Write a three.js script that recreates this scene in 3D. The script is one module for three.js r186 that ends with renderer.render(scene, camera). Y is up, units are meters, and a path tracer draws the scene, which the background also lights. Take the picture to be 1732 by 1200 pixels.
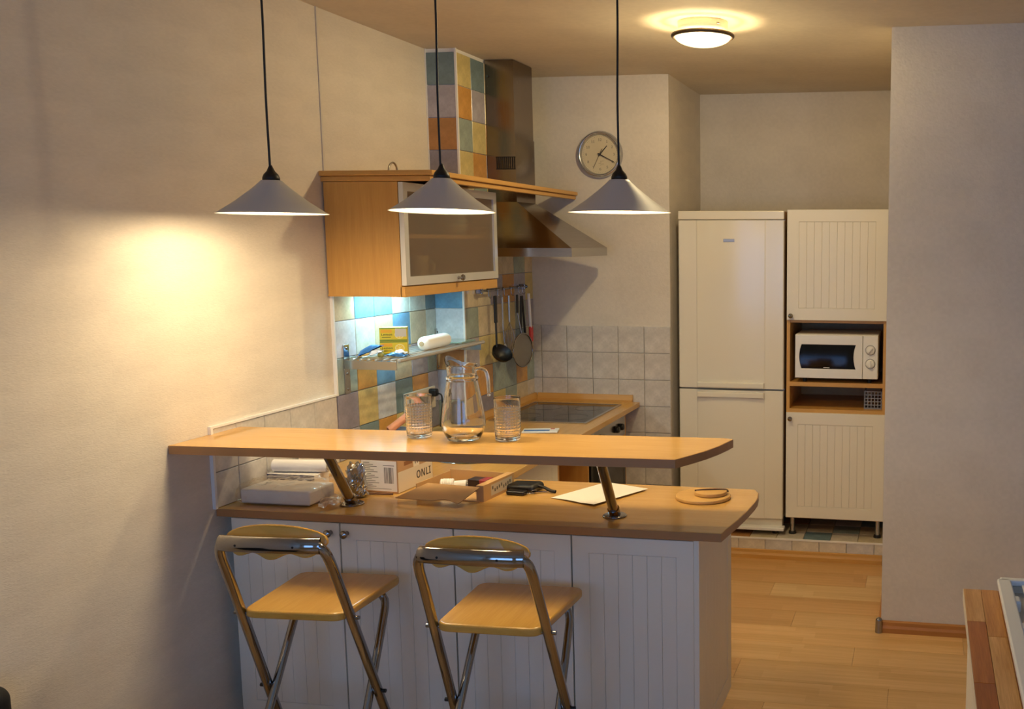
import * as THREE from 'three';
import { RoundedBoxGeometry } from 'three/addons/geometries/RoundedBoxGeometry.js';
import { mergeGeometries, toCreasedNormals } from 'three/addons/utils/BufferGeometryUtils.js';
import { RectAreaLightUniformsLib } from 'three/addons/lights/RectAreaLightUniformsLib.js';

// ---------------------------------------------------------------- camera, sky, lights, exposure
const scene = new THREE.Scene();
const camera = new THREE.PerspectiveCamera(2 * Math.atan(600 / 1690) * 180 / Math.PI, 1732 / 1200, 0.05, 60);
camera.position.set(2.365, 1.768, 5.437);
camera.rotation.set(-0.124, 0.1632, 0.0024, 'YXZ');
camera.setViewOffset(1732, 1200, -418, -20, 1732, 1200);   // the photograph is an off-centre crop
camera.updateProjectionMatrix();
const renderer = new THREE.WebGLRenderer({ antialias: true });
renderer.toneMapping = THREE.LinearToneMapping;
renderer.toneMappingExposure = 1.0;
renderer.shadowMap.enabled = true;
RectAreaLightUniformsLib.init();
const SKY = new THREE.Color().setRGB(0.22, 0.47, 1.0);
scene.background = SKY.clone().multiplyScalar(1.3);
const WARM = new THREE.Color().setRGB(1, 0.79, 0.49);
const LAMPWARM = new THREE.Color().setRGB(1, 0.79, 0.44);
const COOL = new THREE.Color().setRGB(0.50, 0.86, 1.0);
const PENDANT_CD = 0.82, CEILING_CD = 3.1, DAY = 2.7, STRIP = 75;
function areaLight(color, intensity, w, h, pos, look, name) {
  const l = new THREE.RectAreaLight(color, intensity, w, h);
  l.position.set(...pos); l.lookAt(...look); l.name = name; scene.add(l); return l;
}
areaLight(SKY, DAY, 1.6, 1.2, [1.1, 1.5, 6.98], [1.1, 1.5, 0], 'rear_window_daylight');
areaLight(SKY, DAY, 1.6, 1.2, [3.5, 1.5, 6.98], [3.5, 1.5, 0], 'added_window_daylight');  // extra daylight through the added second window, out of view

// ---------------------------------------------------------------- helpers
let seed = 7;
const rnd = () => { seed = (seed * 1664525 + 1013904223) >>> 0; return seed / 4294967296; };
const names = {};
function numbered(n) { const k = names[n] = (names[n] ?? -1) + 1; return k ? `${n}_${String(k).padStart(3, '0')}` : n; }
function thing(name, label, category, pos = [0, 0, 0], turn = 0, group) {
  const o = new THREE.Group(); o.name = numbered(name); scene.add(o);
  o.position.set(...pos); o.rotation.y = turn; o.userData = { label, category };
  if (group) o.userData.group = group;
  return o;
}
function add(parent, name, geo, mat, pos = [0, 0, 0], rot, label) {      // a part, in its parent's own axes
  const m = new THREE.Mesh(geo, mat); m.name = name; m.position.set(...pos);
  if (rot) m.rotation.set(...rot);
  if (label) m.userData.label = label;
  parent.add(m); return m;
}
function addW(t, name, geo, mat, p, rot, label) {                        // the same from a place in the room (unturned things)
  const q = t.position; return add(t, name, geo, mat, [p[0] - q.x, p[1] - q.y, p[2] - q.z], rot, label);
}
function solo(name, label, category, geo, mat, pos, rot, group) {        // a thing of one mesh
  const m = new THREE.Mesh(geo, mat); m.name = numbered(name); m.position.set(...pos); if (rot) m.rotation.set(...rot);
  m.userData = { label, category }; if (group) m.userData.group = group; scene.add(m); return m;
}
function struct(name, geo, mat, pos = [0, 0, 0], label) {
  const m = geo ? new THREE.Mesh(geo, mat) : new THREE.Group(); m.name = numbered(name); m.position.set(...pos);
  m.userData = { kind: 'structure' }; if (label) { m.userData.label = label; }
  scene.add(m); return m;
}
function copyOf(o, pos, turn, label) {
  const c = o.clone(); c.name = numbered(o.name.replace(/_\d{3}$/, '')); c.position.set(...pos); c.rotation.y = turn;
  c.userData = { ...o.userData, label }; scene.add(c); return c;
}
const flat = g => { const r = g.index ? g.toNonIndexed() : g; for (const k of Object.keys(r.attributes)) if (!['position', 'normal', 'uv'].includes(k)) r.deleteAttribute(k); return r; };
const merge = a => mergeGeometries(a.map(flat));
const at = (g, x, y, z) => g.translate(x, y, z);
const bx = (x0, x1, y0, y1, z0, z1) => at(new THREE.BoxGeometry(x1 - x0, y1 - y0, z1 - z0), (x0 + x1) / 2, (y0 + y1) / 2, (z0 + z1) / 2);
const rb = (w, h, d, r = 0.003, s = 2) => new RoundedBoxGeometry(w, h, d, s, Math.min(r, w / 2.01, h / 2.01, d / 2.01));
const cyl = (r0, r1, h, n = 24, open = false) => new THREE.CylinderGeometry(r0, r1, h, n, 1, open);
const lathe = (pts, n = 40) => new THREE.LatheGeometry(pts.map(p => new THREE.Vector2(p[0], p[1])), n);
const V = (x, y, z) => new THREE.Vector3(x, y, z);
const tube = (pts, r, n = 40, k = 12, tension = 0.5) => new THREE.TubeGeometry(new THREE.CatmullRomCurve3(pts.map(p => V(...p)), false, 'catmullrom', tension), n, r, k, false);
const rod = (a, b, r, k = 12) => { const A = V(...a), B = V(...b), d = B.clone().sub(A), g = new THREE.CylinderGeometry(r, r, d.length(), k); g.applyQuaternion(new THREE.Quaternion().setFromUnitVectors(V(0, 1, 0), d.clone().normalize())); g.translate((a[0] + b[0]) / 2, (a[1] + b[1]) / 2, (a[2] + b[2]) / 2); return g; };
function prism(pts, d, bevel = 0) {                                      // outline in x,y drawn out along +z
  const s = new THREE.Shape(pts.map(p => new THREE.Vector2(p[0], p[1])));
  return new THREE.ExtrudeGeometry(s, { depth: d - 2 * bevel, bevelEnabled: bevel > 0, bevelSize: bevel, bevelThickness: bevel, bevelOffset: -bevel, bevelSegments: 2, curveSegments: 24 }).translate(0, 0, bevel);
}
// board whose outline is given in room x,z, lying flat with its top at y
function board(pts, yTop, thick, bevel = 0.002) {
  const g = prism(pts.map(p => [p[0], -p[1]]), thick, bevel); g.rotateX(-Math.PI / 2); g.translate(0, yTop - thick, 0); return g;
}
// thin band glued round the edge of a board, along an open outline in x,z (board to the left of the path)
function edgeBand(pts, y0, y1, t = 0.0012) {
  const n = pts.length, off = pts.map((p, i) => { const a = pts[Math.max(i - 1, 0)], b = pts[Math.min(i + 1, n - 1)], dx = b[0] - a[0], dz = b[1] - a[1], l = Math.hypot(dx, dz); return [p[0] - dz / l * t, p[1] + dx / l * t]; });
  const P = [], q = (a, b, c, d) => P.push(...a, ...b, ...c, ...a, ...c, ...d);
  for (let i = 0; i < n - 1; i++) { const [a, b, A, B] = [pts[i], pts[i + 1], off[i], off[i + 1]]; q([A[0], y0, A[1]], [B[0], y0, B[1]], [B[0], y1, B[1]], [A[0], y1, A[1]]); q([A[0], y1, A[1]], [B[0], y1, B[1]], [b[0], y1, b[1]], [a[0], y1, a[1]]); q([a[0], y0, a[1]], [b[0], y0, b[1]], [B[0], y0, B[1]], [A[0], y0, A[1]]); }
  const g = new THREE.BufferGeometry(); g.setAttribute('position', new THREE.Float32BufferAttribute(P, 3)); g.setAttribute('uv', new THREE.Float32BufferAttribute(new Float32Array(P.length / 3 * 2), 2)); g.computeVertexNormals(); return g;
}
// uv in metres, the first coordinate along the grain
function grain(g, axis = 'x', su = 1.2, sv = 0.4, ou = 0, ov = 0) {
  const r = flat(g), p = r.attributes.position, n = r.attributes.normal, uv = new Float32Array(p.count * 2), gi = 'xyz'.indexOf(axis);
  for (let i = 0; i < p.count; i++) {
    const a = [Math.abs(n.getX(i)), Math.abs(n.getY(i)), Math.abs(n.getZ(i))], q = [p.getX(i), p.getY(i), p.getZ(i)];
    const d = a.indexOf(Math.max(...a)); let o = [0, 1, 2].filter(k => k !== d);
    if (d !== gi) { const other = o.find(k => k !== gi); o = [gi, other]; uv[2 * i] = q[o[0]] / su + ou; } else uv[2 * i] = q[o[0]] / (su * 0.3) + ou;
    uv[2 * i + 1] = q[o[1]] / sv + ov;
  }
  r.setAttribute('uv', new THREE.BufferAttribute(uv, 2)); return r;
}
// ---- noise and textures
function lattice(nx, ny, s) { const a = new Float32Array(nx * ny); let k = s >>> 0; for (let i = 0; i < a.length; i++) { k = (k * 1664525 + 1013904223) >>> 0; a[i] = k / 4294967296; } return (x, y) => { const fx = Math.floor(x), fy = Math.floor(y), u = x - fx, v = y - fy, su = u * u * (3 - 2 * u), sv = v * v * (3 - 2 * v), X0 = ((fx % nx) + nx) % nx, X1 = (X0 + 1) % nx, Y0 = ((fy % ny) + ny) % ny, Y1 = (Y0 + 1) % ny; return (a[Y0 * nx + X0] * (1 - su) + a[Y0 * nx + X1] * su) * (1 - sv) + (a[Y1 * nx + X0] * (1 - su) + a[Y1 * nx + X1] * su) * sv; }; }
function dataTex(w, h, f, srgb = true) {
  const d = new Uint8Array(w * h * 4);
  for (let y = 0; y < h; y++) for (let x = 0; x < w; x++) { const c = f(x / w, y / h), i = 4 * (y * w + x); for (let k = 0; k < 3; k++) d[i + k] = Math.max(0, Math.min(255, Math.round(c[k]))); d[i + 3] = 255; }
  const t = new THREE.DataTexture(d, w, h); t.wrapS = t.wrapT = THREE.RepeatWrapping; t.magFilter = THREE.LinearFilter; t.minFilter = THREE.LinearMipmapLinearFilter; t.generateMipmaps = true;
  if (srgb) t.colorSpace = THREE.SRGBColorSpace; t.needsUpdate = true; return t;
}
function woodTex(base, vary, s, boards = 0) {
  const a = lattice(6, 24, s), b = lattice(24, 160, s + 3), c = lattice(64, 256, s + 9), e = lattice(3, Math.max(boards, 1), s + 21);
  return dataTex(512, 512, (u, v) => {
    const w = a(u * 6, v * 24), f = b(u * 24, v * 160), k = c(u * 64, v * 256);
    let t = (w - 0.5) * 0.9 + (f - 0.5) * 0.8 + (k > 0.80 ? -(k - 0.80) * 1.6 : 0);
    if (boards) { const row = Math.floor(v * boards), off = (row * 0.37) % 1, col = Math.floor((u + off) * 3); t += (e(col % 3, row) - 0.5) * 1.2; }
    return base.map((x, i) => x + vary[i] * t);
  });
}
const beechTex = woodTex([222, 186, 130], [9, 11, 12], 11);
const staveTex = woodTex([204, 156, 94], [26, 30, 30], 47);
const floorTex = woodTex([218, 181, 124], [11, 13, 15], 29, 3);
const plasterBump = (() => { const a = lattice(96, 96, 5), b = lattice(24, 24, 8); return dataTex(256, 256, (u, v) => { const x = 128 + (a(u * 96, v * 96) - 0.5) * 170 + (b(u * 24, v * 24) - 0.5) * 60; return [x, x, x]; }, false); })();
const plasterCol = (() => { const a = lattice(5, 5, 15), b = lattice(40, 40, 18); return dataTex(256, 256, (u, v) => { const t = (a(u * 5, v * 5) - 0.5) * 8 + (b(u * 40, v * 40) - 0.5) * 6; return [240 + t, 238 + t, 234 + t]; }); })();
const mottle = (() => { const a = lattice(8, 8, 33), b = lattice(32, 32, 36), c = lattice(90, 90, 39); return dataTex(256, 256, (u, v) => { const t = (a(u * 8, v * 8) - 0.5) * 20 + (b(u * 32, v * 32) - 0.5) * 14 + (c(u * 90, v * 90) - 0.5) * 6; return [243 + t, 243 + t, 243 + t]; }); })();
const brushed = (() => { const a = lattice(4, 256, 63), b = lattice(20, 128, 66); return dataTex(256, 256, (u, v) => { const t = 165 + (a(u * 4, v * 256) - 0.5) * 60 + (b(u * 20, v * 128) - 0.5) * 40; return [t, t, t]; }, false); })();
function canvasTex(w, h, draw) { const c = document.createElement('canvas'); c.width = w; c.height = h; draw(c.getContext('2d'), w, h); const t = new THREE.CanvasTexture(c); t.colorSpace = THREE.SRGBColorSpace; return t; }
const std = (color, roughness = 0.5, o = {}) => new THREE.MeshStandardMaterial({ color, roughness, ...o });
const phy = (color, roughness, o = {}) => new THREE.MeshPhysicalMaterial({ color, roughness, ...o });
const M = {
  wall: std('#ebe3d6', 0.92, { map: plasterCol, bumpMap: plasterBump, bumpScale: 0.0006 }),
  ceiling: std('#e8decb', 0.95, { map: plasterCol }),
  grout: std('#d8d2c4', 0.9),
  beech: std('#efe0b8', 0.14, { map: beechTex }),
  beechMatt: std('#edd6a2', 0.40, { map: beechTex }),
  seatWood: std('#efdc96', 0.22, { map: beechTex }),
  edge: std('#a87a4c', 0.35),
  skirt: std('#d0a878', 0.4, { map: beechTex }),
  stave: std('#ffffff', 0.38, { map: staveTex }),
  white: std('#ece5d4', 0.38),
  enamel: phy('#ede5d0', 0.2, { clearcoat: 0.4, clearcoatRoughness: 0.12 }),
  plastic: std('#ece9e2', 0.35),
  trimWhite: std('#f0ece4', 0.5),
  chrome: std('#9c9997', 0.08, { metalness: 1 }),
  steel: std('#b9b7b2', 0.32, { metalness: 1, roughnessMap: brushed }),
  alu: std('#dcdcd8', 0.42, { metalness: 0.55 }),
  dark: std('#14120f', 0.6),
  black: std('#0d0c0c', 0.45),
  blackGloss: std('#08080a', 0.06),
  shadeGrey: std('#c4c2be', 0.45),
  shadeWhite: std('#f5f2ea', 0.6),
  glass: phy('#ffffff', 0.02, { transmission: 1, thickness: 0.004, ior: 1.5 }),
  frosted: phy('#e9e6da', 0.56, { transmission: 1, thickness: 0 }),
  film: phy('#fbf6ee', 0.16, { transmission: 0.93, thickness: 0, side: THREE.DoubleSide }),
  card: std('#b98f62', 0.85),
  paper: std('#efe7d8', 0.85),
};
const tileMat = {};
for (const [k, c] of Object.entries({ blue: '#74a5c6', slate: '#7f9599', green: '#a3afa2', lilac: '#b9b3ba', orange: '#d9a052', brown: '#c08a54', yellow: '#ddc987', beige: '#dac9a6', pale: '#dfe2e6', mint: '#dbe2d6', purple: '#9c97a4', stone: '#dcd6cd', sand: '#e2d6c0' }))
  tileMat[k] = std(c, 0.22, { map: mottle });
const tileGeos = {};
function tileGeo(w, h) {                                                  // chamfered tile facing +z, 8 mm thick
  const key = w.toFixed(3) + 'x' + h.toFixed(3); if (tileGeos[key]) return tileGeos[key];
  const a = w / 2, b = h / 2, c = 0.0014, t = 0.0075, P = [], q = (p0, p1, p2, p3) => P.push(...p0, ...p1, ...p2, ...p0, ...p2, ...p3);
  const O = [[-a, -b], [a, -b], [a, b], [-a, b]], I = [[-a + c, -b + c], [a - c, -b + c], [a - c, b - c], [-a + c, b - c]];
  q(...I.map(p => [...p, t]));
  for (let i = 0; i < 4; i++) { const j = (i + 1) % 4; q([...O[i], t - c], [...O[j], t - c], [...I[j], t], [...I[i], t]); q([...O[i], 0], [...O[j], 0], [...O[j], t - c], [...O[i], t - c]); }
  const g = new THREE.BufferGeometry(); g.setAttribute('position', new THREE.Float32BufferAttribute(P, 3)); g.computeVertexNormals();
  const uv = []; for (let i = 0; i < P.length; i += 3) uv.push(P[i] / 0.3 + 0.5, P[i + 1] / 0.3 + 0.5); g.setAttribute('uv', new THREE.Float32BufferAttribute(uv, 2));
  return tileGeos[key] = g;
}
const T = 0.152, GAP = 0.003;

// ---------------------------------------------------------------- the room
const H = 2.674;
function wallBox(name, x0, x1, y0, y1, z0, z1, label) {
  const g = grain(bx(x0, x1, y0, y1, z0, z1), 'x', 0.5, 0.5); return struct(name, g, M.wall, [0, 0, 0], label);
}
const wallLeft = wallBox('wall_left', -0.15, 0, 0, H, -0.93, 7.15, 'white plastered wall running along the bar and kitchen');
const wallBack = wallBox('wall_back', 0, 0.9645, 0, H, -0.93, 0, 'white kitchen wall carrying the clock');
wallBox('wall_niche', 0.9645, 2.205, 0, H, -0.93, -0.782, 'white wall above and behind the fridge');
wallBox('wall_right', 2.205, 4.75, 0, H, -0.93, 1.02, 'plain white wall block beside the tall cabinet');
function wallWithHole(name, axis, k0, k1, a0, a1, h0, h1, y0, y1, label) {
  const part = (u0, u1, v0, v1) => axis === 'z' ? bx(u0, u1, v0, v1, k0, k1) : bx(k0, k1, v0, v1, u0, u1);
  return struct(name, grain(merge([part(a0, h0, 0, H), part(h1, a1, 0, H), part(h0, h1, 0, y0), part(h0, h1, y1, H)]), 'x', 0.5, 0.5), M.wall, [0, 0, 0], label);
}
wallWithHole('wall_rear', 'z', 7.0, 7.15, 0, 2.6, 0.3, 1.9, 0.9, 2.1, 'white wall with a window behind the dining side');
wallWithHole('wall_rear_end', 'z', 7.0, 7.15, 2.6, 4.75, 2.7, 4.3, 0.9, 2.1, 'white wall with a second window added for daylight');
wallBox('wall_side', 4.6, 4.75, 0, H, 1.02, 7.0, 'plain white wall closing the room');
function windowIn(axis, k, a0, a1, y0, y1) {
  const w = struct('window_' + (names.win = (names.win || 0) + 1), null, null, axis === 'z' ? [(a0 + a1) / 2, y0, k] : [k, y0, (a0 + a1) / 2]);
  if (axis === 'x') w.rotation.y = Math.PI / 2;
  const hw = (a1 - a0) / 2, h = y1 - y0;
  add(w, 'window_frame', merge([bx(-hw, -hw + 0.05, 0, h, -0.03, 0.03), bx(hw - 0.05, hw, 0, h, -0.03, 0.03), bx(-hw + 0.05, hw - 0.05, 0, 0.05, -0.03, 0.03), bx(-hw + 0.05, hw - 0.05, h - 0.05, h, -0.03, 0.03), bx(-0.03, 0.03, 0.05, h - 0.05, -0.03, 0.03)]), M.trimWhite);
  for (const s of [-1, 1]) add(w, 'pane', new THREE.BoxGeometry(hw - 0.08, h - 0.1, 0.006), phy('#ffffff', 0.0, { transmission: 1, thickness: 0 }), [s * (hw + 0.03 - 0.05) / 2 + s * 0.005, h / 2, 0]);
  return w;
}
windowIn('z', 7.08, 0.3, 1.9, 0.9, 2.1);
windowIn('z', 7.08, 2.7, 4.3, 0.9, 2.1);  // unseen second window, added to bring in more daylight
struct('ceiling', grain(bx(-0.15, 4.75, H, H + 0.15, -0.93, 7.15), 'x', 0.7, 0.7), M.ceiling, [0, 0, 0], 'plain painted ceiling');

// floor: laminate planks laid along x
const floor = struct('floor', grain(bx(-0.15, 4.75, -0.16, -0.011, -0.93, 7.15)), M.beechMatt, [0, 0, 0], 'honey coloured laminate floor');
{
  const variants = []; for (let i = 0; i < 6; i++) variants.push(std(['#ffffff', '#f3e6d4', '#f8efe2', '#ecdcc6', '#fff4e4', '#f1e0ca'][i], 0.30, { map: floorTex }));
  const geos = {}, L = 1.285, Wd = 0.194;
  let row = 0;
  for (let z = 0.06; z < 7.0; z += Wd, row++) {
    const z1 = Math.min(z + Wd, 7.0), off = [0, 0.47, 0.94, 0.31, 0.78][row % 5];
    for (let x = -off; x < 4.6; x += L) {
      const a = Math.max(x, 0), b = Math.min(x + L, 4.6); if (b - a < 0.02) continue;
      if (z1 < 1.03 && a > 2.21) continue;
      const vi = Math.floor(rnd() * 6), ln = b - a - 0.0012, dp = z1 - z - 0.0012, key = ln.toFixed(3) + dp.toFixed(3) + vi;
      geos[key] ??= grain(new THREE.BoxGeometry(ln, 0.012, dp), 'x', 1.285, 0.194, vi * 0.17, vi * 0.31);
      add(floor, 'plank', geos[key], variants[vi], [(a + b) / 2, -0.006, (z + z1) / 2]);
    }
  }
}
// raised tiled step in front of and under the fridge
const step = struct('floor_step', bx(0.9645, 2.205, 0, 0.112, -0.782, 0.052), M.grout, [0, 0, 0], 'low tiled step under the fridge and tall cabinet');
{
  const cols = ['green', 'beige', 'sand', 'beige', 'mint', 'slate', 'brown', 'green', 'sand', 'beige'];
  for (let i = 0; i < 8; i++) for (let j = 0; j < 5; j++) {
    const x0 = 0.968 + i * T, x1 = Math.min(x0 + T, 2.203), z1 = 0.052 - j * T;
    add(step, 'tile', tileGeo(x1 - x0 - GAP, T - GAP), tileMat[cols[(i * 3 + j * 7 + (i * j) % 4) % 10]], [(x0 + x1) / 2, 0.112, z1 - T / 2], [-Math.PI / 2, 0, 0]);
  }
  for (let i = 0; i < 9; i++) { const x0 = 0.968 - 0.06 + i * T, a = Math.max(x0, 0.968), b = Math.min(x0 + T, 2.203); add(step, 'tile', tileGeo(b - a - GAP, 0.058), tileMat[['sand', 'stone', 'sand'][i % 3]], [(a + b) / 2, 0.082, 0.052]); }
  add(step, 'edge_trim', bx(0.9645, 2.205, 0.111, 0.1195, 0.053, 0.0625), M.trimWhite);
}
// skirting boards
function skirting(name, pts, label) {                                     // profile swept along a straight line
  const [a, b, n] = pts, A = V(...a), B = V(...b), len = A.distanceTo(B);
  const g = prism([[0, 0], [0.016, 0], [0.016, 0.022], [0.011, 0.034], [0.010, 0.050], [0.003, 0.056], [0, 0.056]], len);
  const m = struct(name, grain(g, 'z', 1.2, 0.3), M.skirt, a, label); m.rotation.y = n; return m;
}
skirting('baseboard_step', [[2.19, 0, 0.0525], [0.9645, 0, 0.0525], -Math.PI / 2], 'wooden skirting at the foot of the tiled step').material = M.beechMatt;
skirting('baseboard_right', [[4.6, 0, 1.0205], [2.205, 0, 1.0205], -Math.PI / 2], 'wooden skirting along the plain white wall');
{ const b = skirting('baseboard_corner', [[2.2045, 0, 0.07], [2.2045, 0, 1.02], Math.PI], 'wooden skirting on the return of the white wall'); b.position.z = 1.02; }
solo('skirting_corner', 'silver corner cap where two skirting boards meet at the wall edge', 'corner cap', merge([at(cyl(0.016, 0.018, 0.055, 16), 0, 0.0275, 0), at(new THREE.SphereGeometry(0.016, 16, 8), 0, 0.055, 0)]), M.chrome, [2.196, 0, 1.029], null);
solo('skirting_corner', 'silver corner cap at the end of the step skirting', 'corner cap', merge([at(cyl(0.009, 0.010, 0.055, 16), 0, 0.0275, 0), at(new THREE.SphereGeometry(0.009, 16, 8), 0, 0.055, 0)]), M.chrome, [2.178, 0, 0.078], null);

// ---- wall tiles
const pillar = struct('wall_pillar', bx(0, 0.1495, 0, H, 0, 0.8635), M.trimWhite, [0, 0, 0], 'tiled service shaft in the kitchen corner');
const cut = (a, b, lo, hi) => [Math.max(a, lo), Math.min(b, hi)];
function tileField(parent, face, uStart, dir, uEnd, rows, pick) {         // rows: [[y0, y1], ...] from the top
  const n = Math.ceil(Math.abs(uEnd - uStart) / T - 0.05);
  rows.forEach(([y0, y1], r) => {
    for (let c = 0; c < n; c++) {
      let a = uStart + dir * c * T, b = uStart + dir * (c + 1) * T; if (a > b) [a, b] = [b, a];
      [a, b] = cut(a, b, Math.min(uStart, uEnd), Math.max(uStart, uEnd)); const col = pick(r, c);
      if (b - a < 0.012 || y1 - y0 < 0.012 || !col) continue;
      const u = (a + b) / 2, y = (y0 + y1) / 2, g = tileGeo(b - a - GAP, y1 - y0 - GAP);
      if (face.axis === 'x') add(parent, 'tile', g, tileMat[col], [face.k, y, u], [0, Math.PI / 2, 0]); else add(parent, 'tile', g, tileMat[col], [u, y, face.k]);
    }
  });
}
const YB = 1.4415, rowsFrom = (top, n, lo) => Array.from({ length: n }, (_, i) => [Math.max(top - (i + 1) * T, lo), top - i * T]);
const pal = ['beige', 'green', 'yellow', 'lilac', 'orange', 'slate', 'pale', 'mint', 'purple', 'blue'];
// coloured tiles on the left wall between worktop and cabinet
const leftRows = ['beige blue blue mint mint slate', 'pale mint beige blue beige mint', 'green orange blue beige lilac green', 'purple yellow pale slate orange lilac', 'lilac slate orange yellow green purple'].map(s => s.split(' '));
tileField(wallLeft, { axis: 'x', k: 0.0005 }, 1.73, -1, 0.872, rowsFrom(YB + T, 5, 0.862), (r, c) => leftRows[r][c] || pal[(r * 3 + c) % 10]);
// shaft: front and side
const frontCol = ['slate', 'lilac', 'brown', 'purple', 'beige', 'yellow', 'slate', 'blue', 'pale', 'brown', 'lilac', 'green'];
tileField(pillar, { axis: 'z', k: 0.8635 }, 0.003, 1, 0.1545, rowsFrom(YB + 8 * T, 12, 0.862), r => frontCol[r]);
const sideRows = ['yellow slate beige green', 'orange lilac yellow beige', 'green yellow orange slate', 'yellow orange lilac green', 'beige green yellow orange', 'lilac yellow green beige', 'beige beige beige beige green beige', 'beige beige lilac orange lilac yellow', 'green beige beige yellow green lilac', 'lilac yellow yellow beige slate beige', 'orange orange green green orange green', 'beige purple yellow green beige sand'].map(s => s.split(' '));
tileField(pillar, { axis: 'x', k: 0.1495 }, 0.868, -1, 0.0, rowsFrom(YB + 8 * T, 12, 0.862), (r, c) => sideRows[r][c] || pal[(r * 7 + c * 3) % 10]);
// pale stone tiles: back wall and beside the bar
tileField(wallBack, { axis: 'z', k: 0.0005 }, 0.2045 - T, 1, 0.9645, rowsFrom(1.2936, 9, 0), (r, c) => c === 0 ? 'stone' : 'stone');
tileField(wallLeft, { axis: 'x', k: 0.0005 }, 1.738, 1, 2.466, rowsFrom(1.1375, 2, 0.862), () => 'stone');
add(wallLeft, 'tile_trim', bx(0.0005, 0.013, 1.1385, 1.1465, 1.731, 2.478), M.trimWhite);
add(wallLeft, 'tile_trim', bx(0.0005, 0.013, 0.862, 1.1385, 2.468, 2.478), M.trimWhite);
add(wallLeft, 'tile_trim', bx(0.0005, 0.013, 1.1465, 1.56, 1.731, 1.741), M.trimWhite);
add(wallLeft, 'plaster_seam', bx(0.0005, 0.004, 2.04, H, 1.728, 1.742), M.wall);
add(pillar, 'corner_trim', bx(0.1485, 0.158, 0.862, H, 0.8625, 0.8718), M.trimWhite);
add(pillar, 'corner_trim', bx(0.0005, 0.006, 0.862, H, 0.8640, 0.874), M.trimWhite);

// ---------------------------------------------------------------- cabinet doors with beaded panels
const doorGeos = {};
function beadDoor(parent, w, h, pos, rotY = 0, opt = {}) {                 // opt.name for fixed panels                 // local: centred, front faces +z
  const fr = opt.frame ?? 0.066, strips = opt.strips ?? 10, key = [w, h, fr, strips].join();
  if (!doorGeos[key]) {
    const s = new THREE.Shape([[-w / 2, -h / 2], [w / 2, -h / 2], [w / 2, h / 2], [-w / 2, h / 2]].map(p => new THREE.Vector2(...p)));
    const a = w / 2 - fr, b = h / 2 - fr; s.holes.push(new THREE.Path([[-a, -b], [-a, b], [a, b], [a, -b]].map(p => new THREE.Vector2(...p))));
    const frame = new THREE.ExtrudeGeometry(s, { depth: 0.014, bevelEnabled: true, bevelSize: 0.002, bevelThickness: 0.002, bevelOffset: -0.002, bevelSegments: 2 }).translate(0, 0, 0.002);
    const back = bx(-a - 0.004, a + 0.004, -b - 0.004, b + 0.004, 0.003, 0.008);
    const sw = 2 * a / strips;
    doorGeos[key] = { frame: merge([frame, back]), strip: rb(sw - 0.0006, 2 * b - 0.001, 0.0075, 0.0013, 2), sw, a };
  }
  const G = doorGeos[key], d = add(parent, opt.name ?? 'door', G.frame, M.white, pos, rotY ? [0, rotY, 0] : null);
  for (let i = 0; i < strips; i++) add(d, 'bead_strip', G.strip, M.white, [-G.a + (i + 0.5) * G.sw, 0, 0.0122]);
  if (opt.knob) add(d, 'knob', knobGeo, M.chrome, [opt.knob[0], opt.knob[1], 0.018], [Math.PI / 2, 0, 0], 'round chrome knob');
  return d;
}
const knobGeo = lathe([[0.0001, 0], [0.008, 0], [0.006, 0.004], [0.005, 0.010], [0.010, 0.014], [0.0135, 0.019], [0.0135, 0.024], [0.010, 0.028], [0.0001, 0.029]], 24);

// ---------------------------------------------------------------- peninsula
{
  const D = 0.4055, X0 = 0.045, zf = 2.436;
  const c = thing('base_cabinet', 'white base cabinet with two beaded doors and paired chrome knobs under the bar', 'cabinet', [X0 + D, 0, 2.16]);
  addW(c, 'carcass', bx(-D + 0.001, D - 0.001, 0.1, 0.832, -0.26, 0.250), M.white, [X0 + D, 0, 2.16]);
  add(c, 'toe_kick', bx(-D + 0.01, D - 0.01, 0, 0.1, -0.2, 0.2), M.white);
  beadDoor(c, D - 0.005, 0.706, [-D / 2, 0.476, zf - 2.16], 0, { frame: 0.056, strips: 6, knob: [D / 2 - 0.034, 0.320] });
  beadDoor(c, D - 0.005, 0.706, [D / 2, 0.476, zf - 2.16], 0, { frame: 0.056, strips: 6, knob: [-D / 2 + 0.026, 0.320] });
  const p = thing('panelled_cabinet', 'white peninsula unit faced with two fixed beaded panels without knobs', 'cabinet', [X0 + 3 * D, 0, 2.16]);
  add(p, 'carcass', bx(-D + 0.001, D - 0.02, 0.1, 0.832, -0.26, 0.250), M.white);
  add(p, 'toe_kick', bx(-D + 0.01, D - 0.02, 0, 0.1, -0.2, 0.2), M.white);
  beadDoor(p, D - 0.005, 0.706, [-D / 2, 0.476, zf - 2.16], 0, { frame: 0.056, strips: 6, name: 'panel' });
  beadDoor(p, D - 0.005, 0.706, [D / 2, 0.476, zf - 2.16], 0, { frame: 0.056, strips: 6, name: 'panel' });
  add(p, 'end_filler', bx(D - 0.019, D - 0.003, 0.1, 0.832, -0.26, 0.240), M.white);
  beadDoor(p, 0.535, 0.725, [D - 0.003, 0.467, 0.022], Math.PI / 2, { frame: 0.066, strips: 8, name: 'end_panel' });
  solo('filler_strip', 'recessed filler strip between the wall and the two-door bar cabinet', 'filler', bx(-0.020, 0.020, 0, 0.832, -0.2, 0.19), M.white, [0.022, 0, 2.2]);
}
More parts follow.
